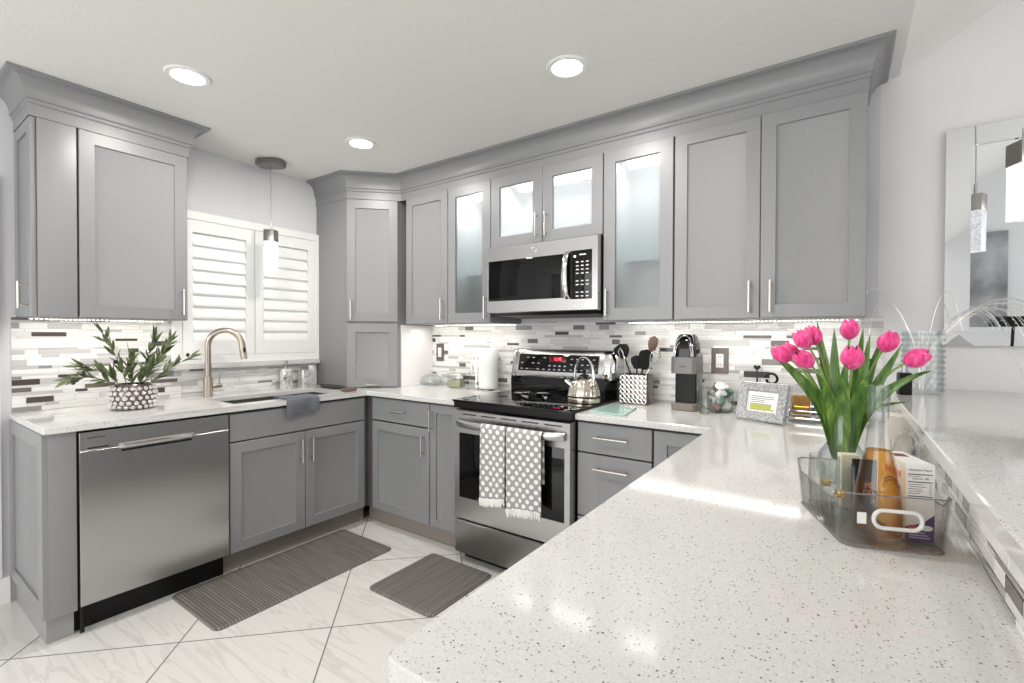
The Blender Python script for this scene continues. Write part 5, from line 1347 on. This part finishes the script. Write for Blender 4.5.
# carton with the nutrition panel
c = BF @ Vector((.139, .15, CT + .0055))
nb = thing('snack_box', 'white carton with a nutrition panel at the right end of the plastic bin', 'box', c)
X0, X1, Y0, Y1, ZB, ZT = .1165, .161, .098, .205, CT + .006, CT + .146
mb = MB(BF); mb.loft([[(X0, Y0, z), (X1, Y0, z), (X1, Y1, z), (X0, Y1, z)] for z in (ZB, ZT)]); nbb = mb.build('carton', mat('white carton', (.80, .78, .76), .5), nb)
d_ = Y1 + .0004; ink = mat('black print', (.03, .03, .035), .6)
text('heading', 'Nutrition Facts', .0058, text_mtx(BF, (X0 + X1) / 2, d_, ZT - .010), ink, nb, .0001)
text('calories', 'Calories  80', .0052, text_mtx(BF, (X0 + X1) / 2, d_, ZT - .0255), ink, nb, .0001)
mb = MB(BF)
for k, (zz, h_, w0, w1) in enumerate(((.017, .0016, .08, .92), (.021, .0008, .08, .5), (.031, .0016, .08, .92), (.036, .0008, .08, .62), (.040, .0008, .12, .7), (.044, .0008, .08, .55), (.048, .0008, .12, .6), (.052, .0008, .08, .5), (.057, .0016, .08, .92))):
    mb.box(X0 + (X1 - X0) * w0, X0 + (X1 - X0) * w1, d_ - .0002, d_ + .0001, ZT - zz - h_, ZT - zz)
for k in range(5): mb.box(X1 - .008, X1 - .005, d_ - .0002, d_ + .0001, ZT - .037 - k * .004, ZT - .036 - k * .004)
mb.build('panel_lines', ink, nb, weld=False)
mb = MB(BF); mb.loft([[(x, q, z) for x, z in ((X0, ZB), (X1, ZB), (X1, ZB + .050), (X1 - .018, ZB + .034), (X0, ZB + .026))] for q in (d_ - .0003, d_)]); mb.build('purple_band', mat('purple print', (.055, .02, .10), .5), nb)
mb = MB(BF); mb.loft([[(X0 + .010 + .007 * math.cos(a), q, ZB + .026 + .004 * math.sin(a)) for a in [2 * math.pi * k / 16 for k in range(16)]] for q in (d_, d_ + .0002)]); mb.build('red_spot', mat('red print', (.55, .06, .05), .5), nb)
mb = MB(BF); mb.loft([[(X1 - .012 + .010 * math.cos(a), q, ZB + .025 + .005 * math.sin(a)) for a in [2 * math.pi * k / 16 for k in range(16)]] for q in (d_, d_ + .0002)]); mb.build('white_spot', M['paper'], nb)
mb = MB(BF)
for k in range(3): mb.box(X0 + .006, X1 - .006 - k * .004, d_, d_ + .0002, ZB + .006 + k * .0045, ZB + .008 + k * .0045)
mb.build('small_print', mat('lilac print', (.42, .35, .55), .6), nb, weld=False)
FS = BF @ Matrix(((0, -1, 0, X0), (1, 0, 0, Y0), (0, 0, 1, 0), (0, 0, 0, 1)))
mb = MB(BF); pp = [(X0 - .0004, Y0 + .03 + .06 * k / 10, ZT - .05 + .012 * math.sin(math.pi * k / 10)) for k in range(11)]; mb.tube(pp, .0012, 6); mb.tube([(a, b_, z - .006) for a, b_, z in pp], .0008, 6); mb.build('swoosh', mat('maroon print', (.15, .03, .05), .5), nb, weld=False)
mb = MB(BF)
for k in range(5): mb.box(X0 - .0003, X0 + .001, Y0 + .034 + k * .012, Y0 + .042 + k * .012, ZT - .030, ZT - .018)
mb.build('side_marks', mat('salmon print', (.62, .25, .15), .6), nb, weld=False)
mb = MB(BF); mb.box(X0 + .012, X1 - .010, Y0 + .02, Y0 + .045, ZT, ZT + .0003); mb.build('top_print', mat('maroon top print', (.15, .03, .05), .5), nb)

# ------------------------------------------------------------------ along the bar riser
c = (3.447, -.70, CT)
o = MB(Matrix.Translation((3.443, -.70, 0)) @ Matrix.Rotation(R(4), 4, 'Z')).box(-.028, .028, -.045, .045, CT + .0006, CT + .122, .003).build('candle_block', mat('cream wax', (.74, .70, .62), .5), loc=c); tag(o, 'cream coloured block standing against the bar riser behind the wine bottle', 'block')
cj = thing('crystal_jar', 'small cut crystal jar beside the cream block against the bar riser', 'jar', (3.447, -.86, CT))
MB().lathe([(.022, .0006), (.026, .004), (.030, .03), (.024, .06), (.027, .066), (.018, .078), (.006, .084), (.011, .096), (.002, .105)], (3.447, -.86, CT), 10).build('jar', M['glass'], cj)
bb_ = thing('black_bottle', 'small square black bottle with a silver pump on the bar edge', 'bottle', (3.485, -.36, 1.07))
MB(Matrix.Translation((3.485, -.36, 0)) @ Matrix.Rotation(R(10), 4, 'Z')).box(-.020, .020, -.020, .020, 1.0706, 1.155, .004).build('bottle', M['black'], bb_)
mb = MB(); mb.tube([(3.485, -.36, 1.154), (3.485, -.36, 1.195)], .006, 10); mb.tube([(3.49, -.36, 1.192), (3.455, -.375, 1.186)], .0035, 8); mb.build('pump', M['chrome'], bb_, weld=False)

# crystal vase with a spray of silver wires on the bar
GX, GY, GZ = 3.548, -.26, 1.0706
cv_ = thing('vase', 'tall cut crystal cylinder vase on the bar below the mirror', 'vase', (GX, GY, GZ))
MB().lathe([(.060, 0), (.064, .004), (.064, .245), (.060, .245), (.060, .012)], (GX, GY, GZ), 32).build('glass', M['glass'], cv_)
mb = MB()
for i in range(11):
    for k in range(18):
        a = 2 * math.pi * (k + .5 * (i % 2)) / 18; mb.ball((GX + .0645 * math.cos(a), GY + .0645 * math.sin(a), GZ + .016 + i * .0215), .0062, 6)
o = mb.build('cut_beads', thin_glass('cut crystal bead', (.96, .97, .97), 1.0, .02, (.8, .8, .82)), cv_, weld=False); o['kind'] = 'stuff'
wirem = mat('silver wire', (.78, .77, .75), .25, .9)
rq = random.Random(17)
def spray(tip, peak, label, n=1):
    t = thing('wire_spray', label, 'decorative branch', (GX, GY, GZ + .02), 'silver wire sprays in the crystal vase')
    mb = MB(); mk_ = MB()
    for k in range(n):
        jt = Vector((rq.uniform(-.02, .02), rq.uniform(-.03, .03), rq.uniform(-.02, .02)))
        P = [Vector((GX, GY, GZ + .02)) + jt * .3, Vector((GX, GY, GZ + .26)) + jt * .5, Vector(peak) + jt, Vector(peak) * .4 + Vector(tip) * .6 + Vector((0, 0, .03)) + jt, Vector(tip) + jt * 1.6]
        pts = [bez(P, q / 24) for q in range(25)]
        mb.tube(pts, .0008, 5)
        for q in range(9, 25): mk_.ball(pts[q] + Vector((rq.uniform(-.004, .004), rq.uniform(-.004, .004), rq.uniform(-.004, .004))), .0017, 6)
    mb.build('wire', wirem, t, weld=False); o = mk_.build('beads', M['crystal'], t, weld=False); o['kind'] = 'stuff'
spray((3.345, -.27, 1.27), (3.36, -.26, 1.66), 'beaded wire looping farthest left over the black bottle', 2)
spray((3.40, -.30, 1.26), (3.42, -.28, 1.58), 'beaded wire looping left, inside the widest left loop', 1)
spray((3.64, -.26, 1.30), (3.60, -.26, 1.60), 'short beaded wire rising up and bending slightly right', 1)
spray((3.90, -.30, 1.27), (3.80, -.28, 1.56), 'bundle of beaded wires arching right in front of the mirror', 5)
spray((3.86, -.20, 1.29), (3.76, -.18, 1.50), 'inner bundle of beaded wires arching right, behind the larger arch', 5)
spray((3.80, -.55, 1.085), (3.72, -.42, 1.44), 'single wire drooping down to the bar top on the right', 1)
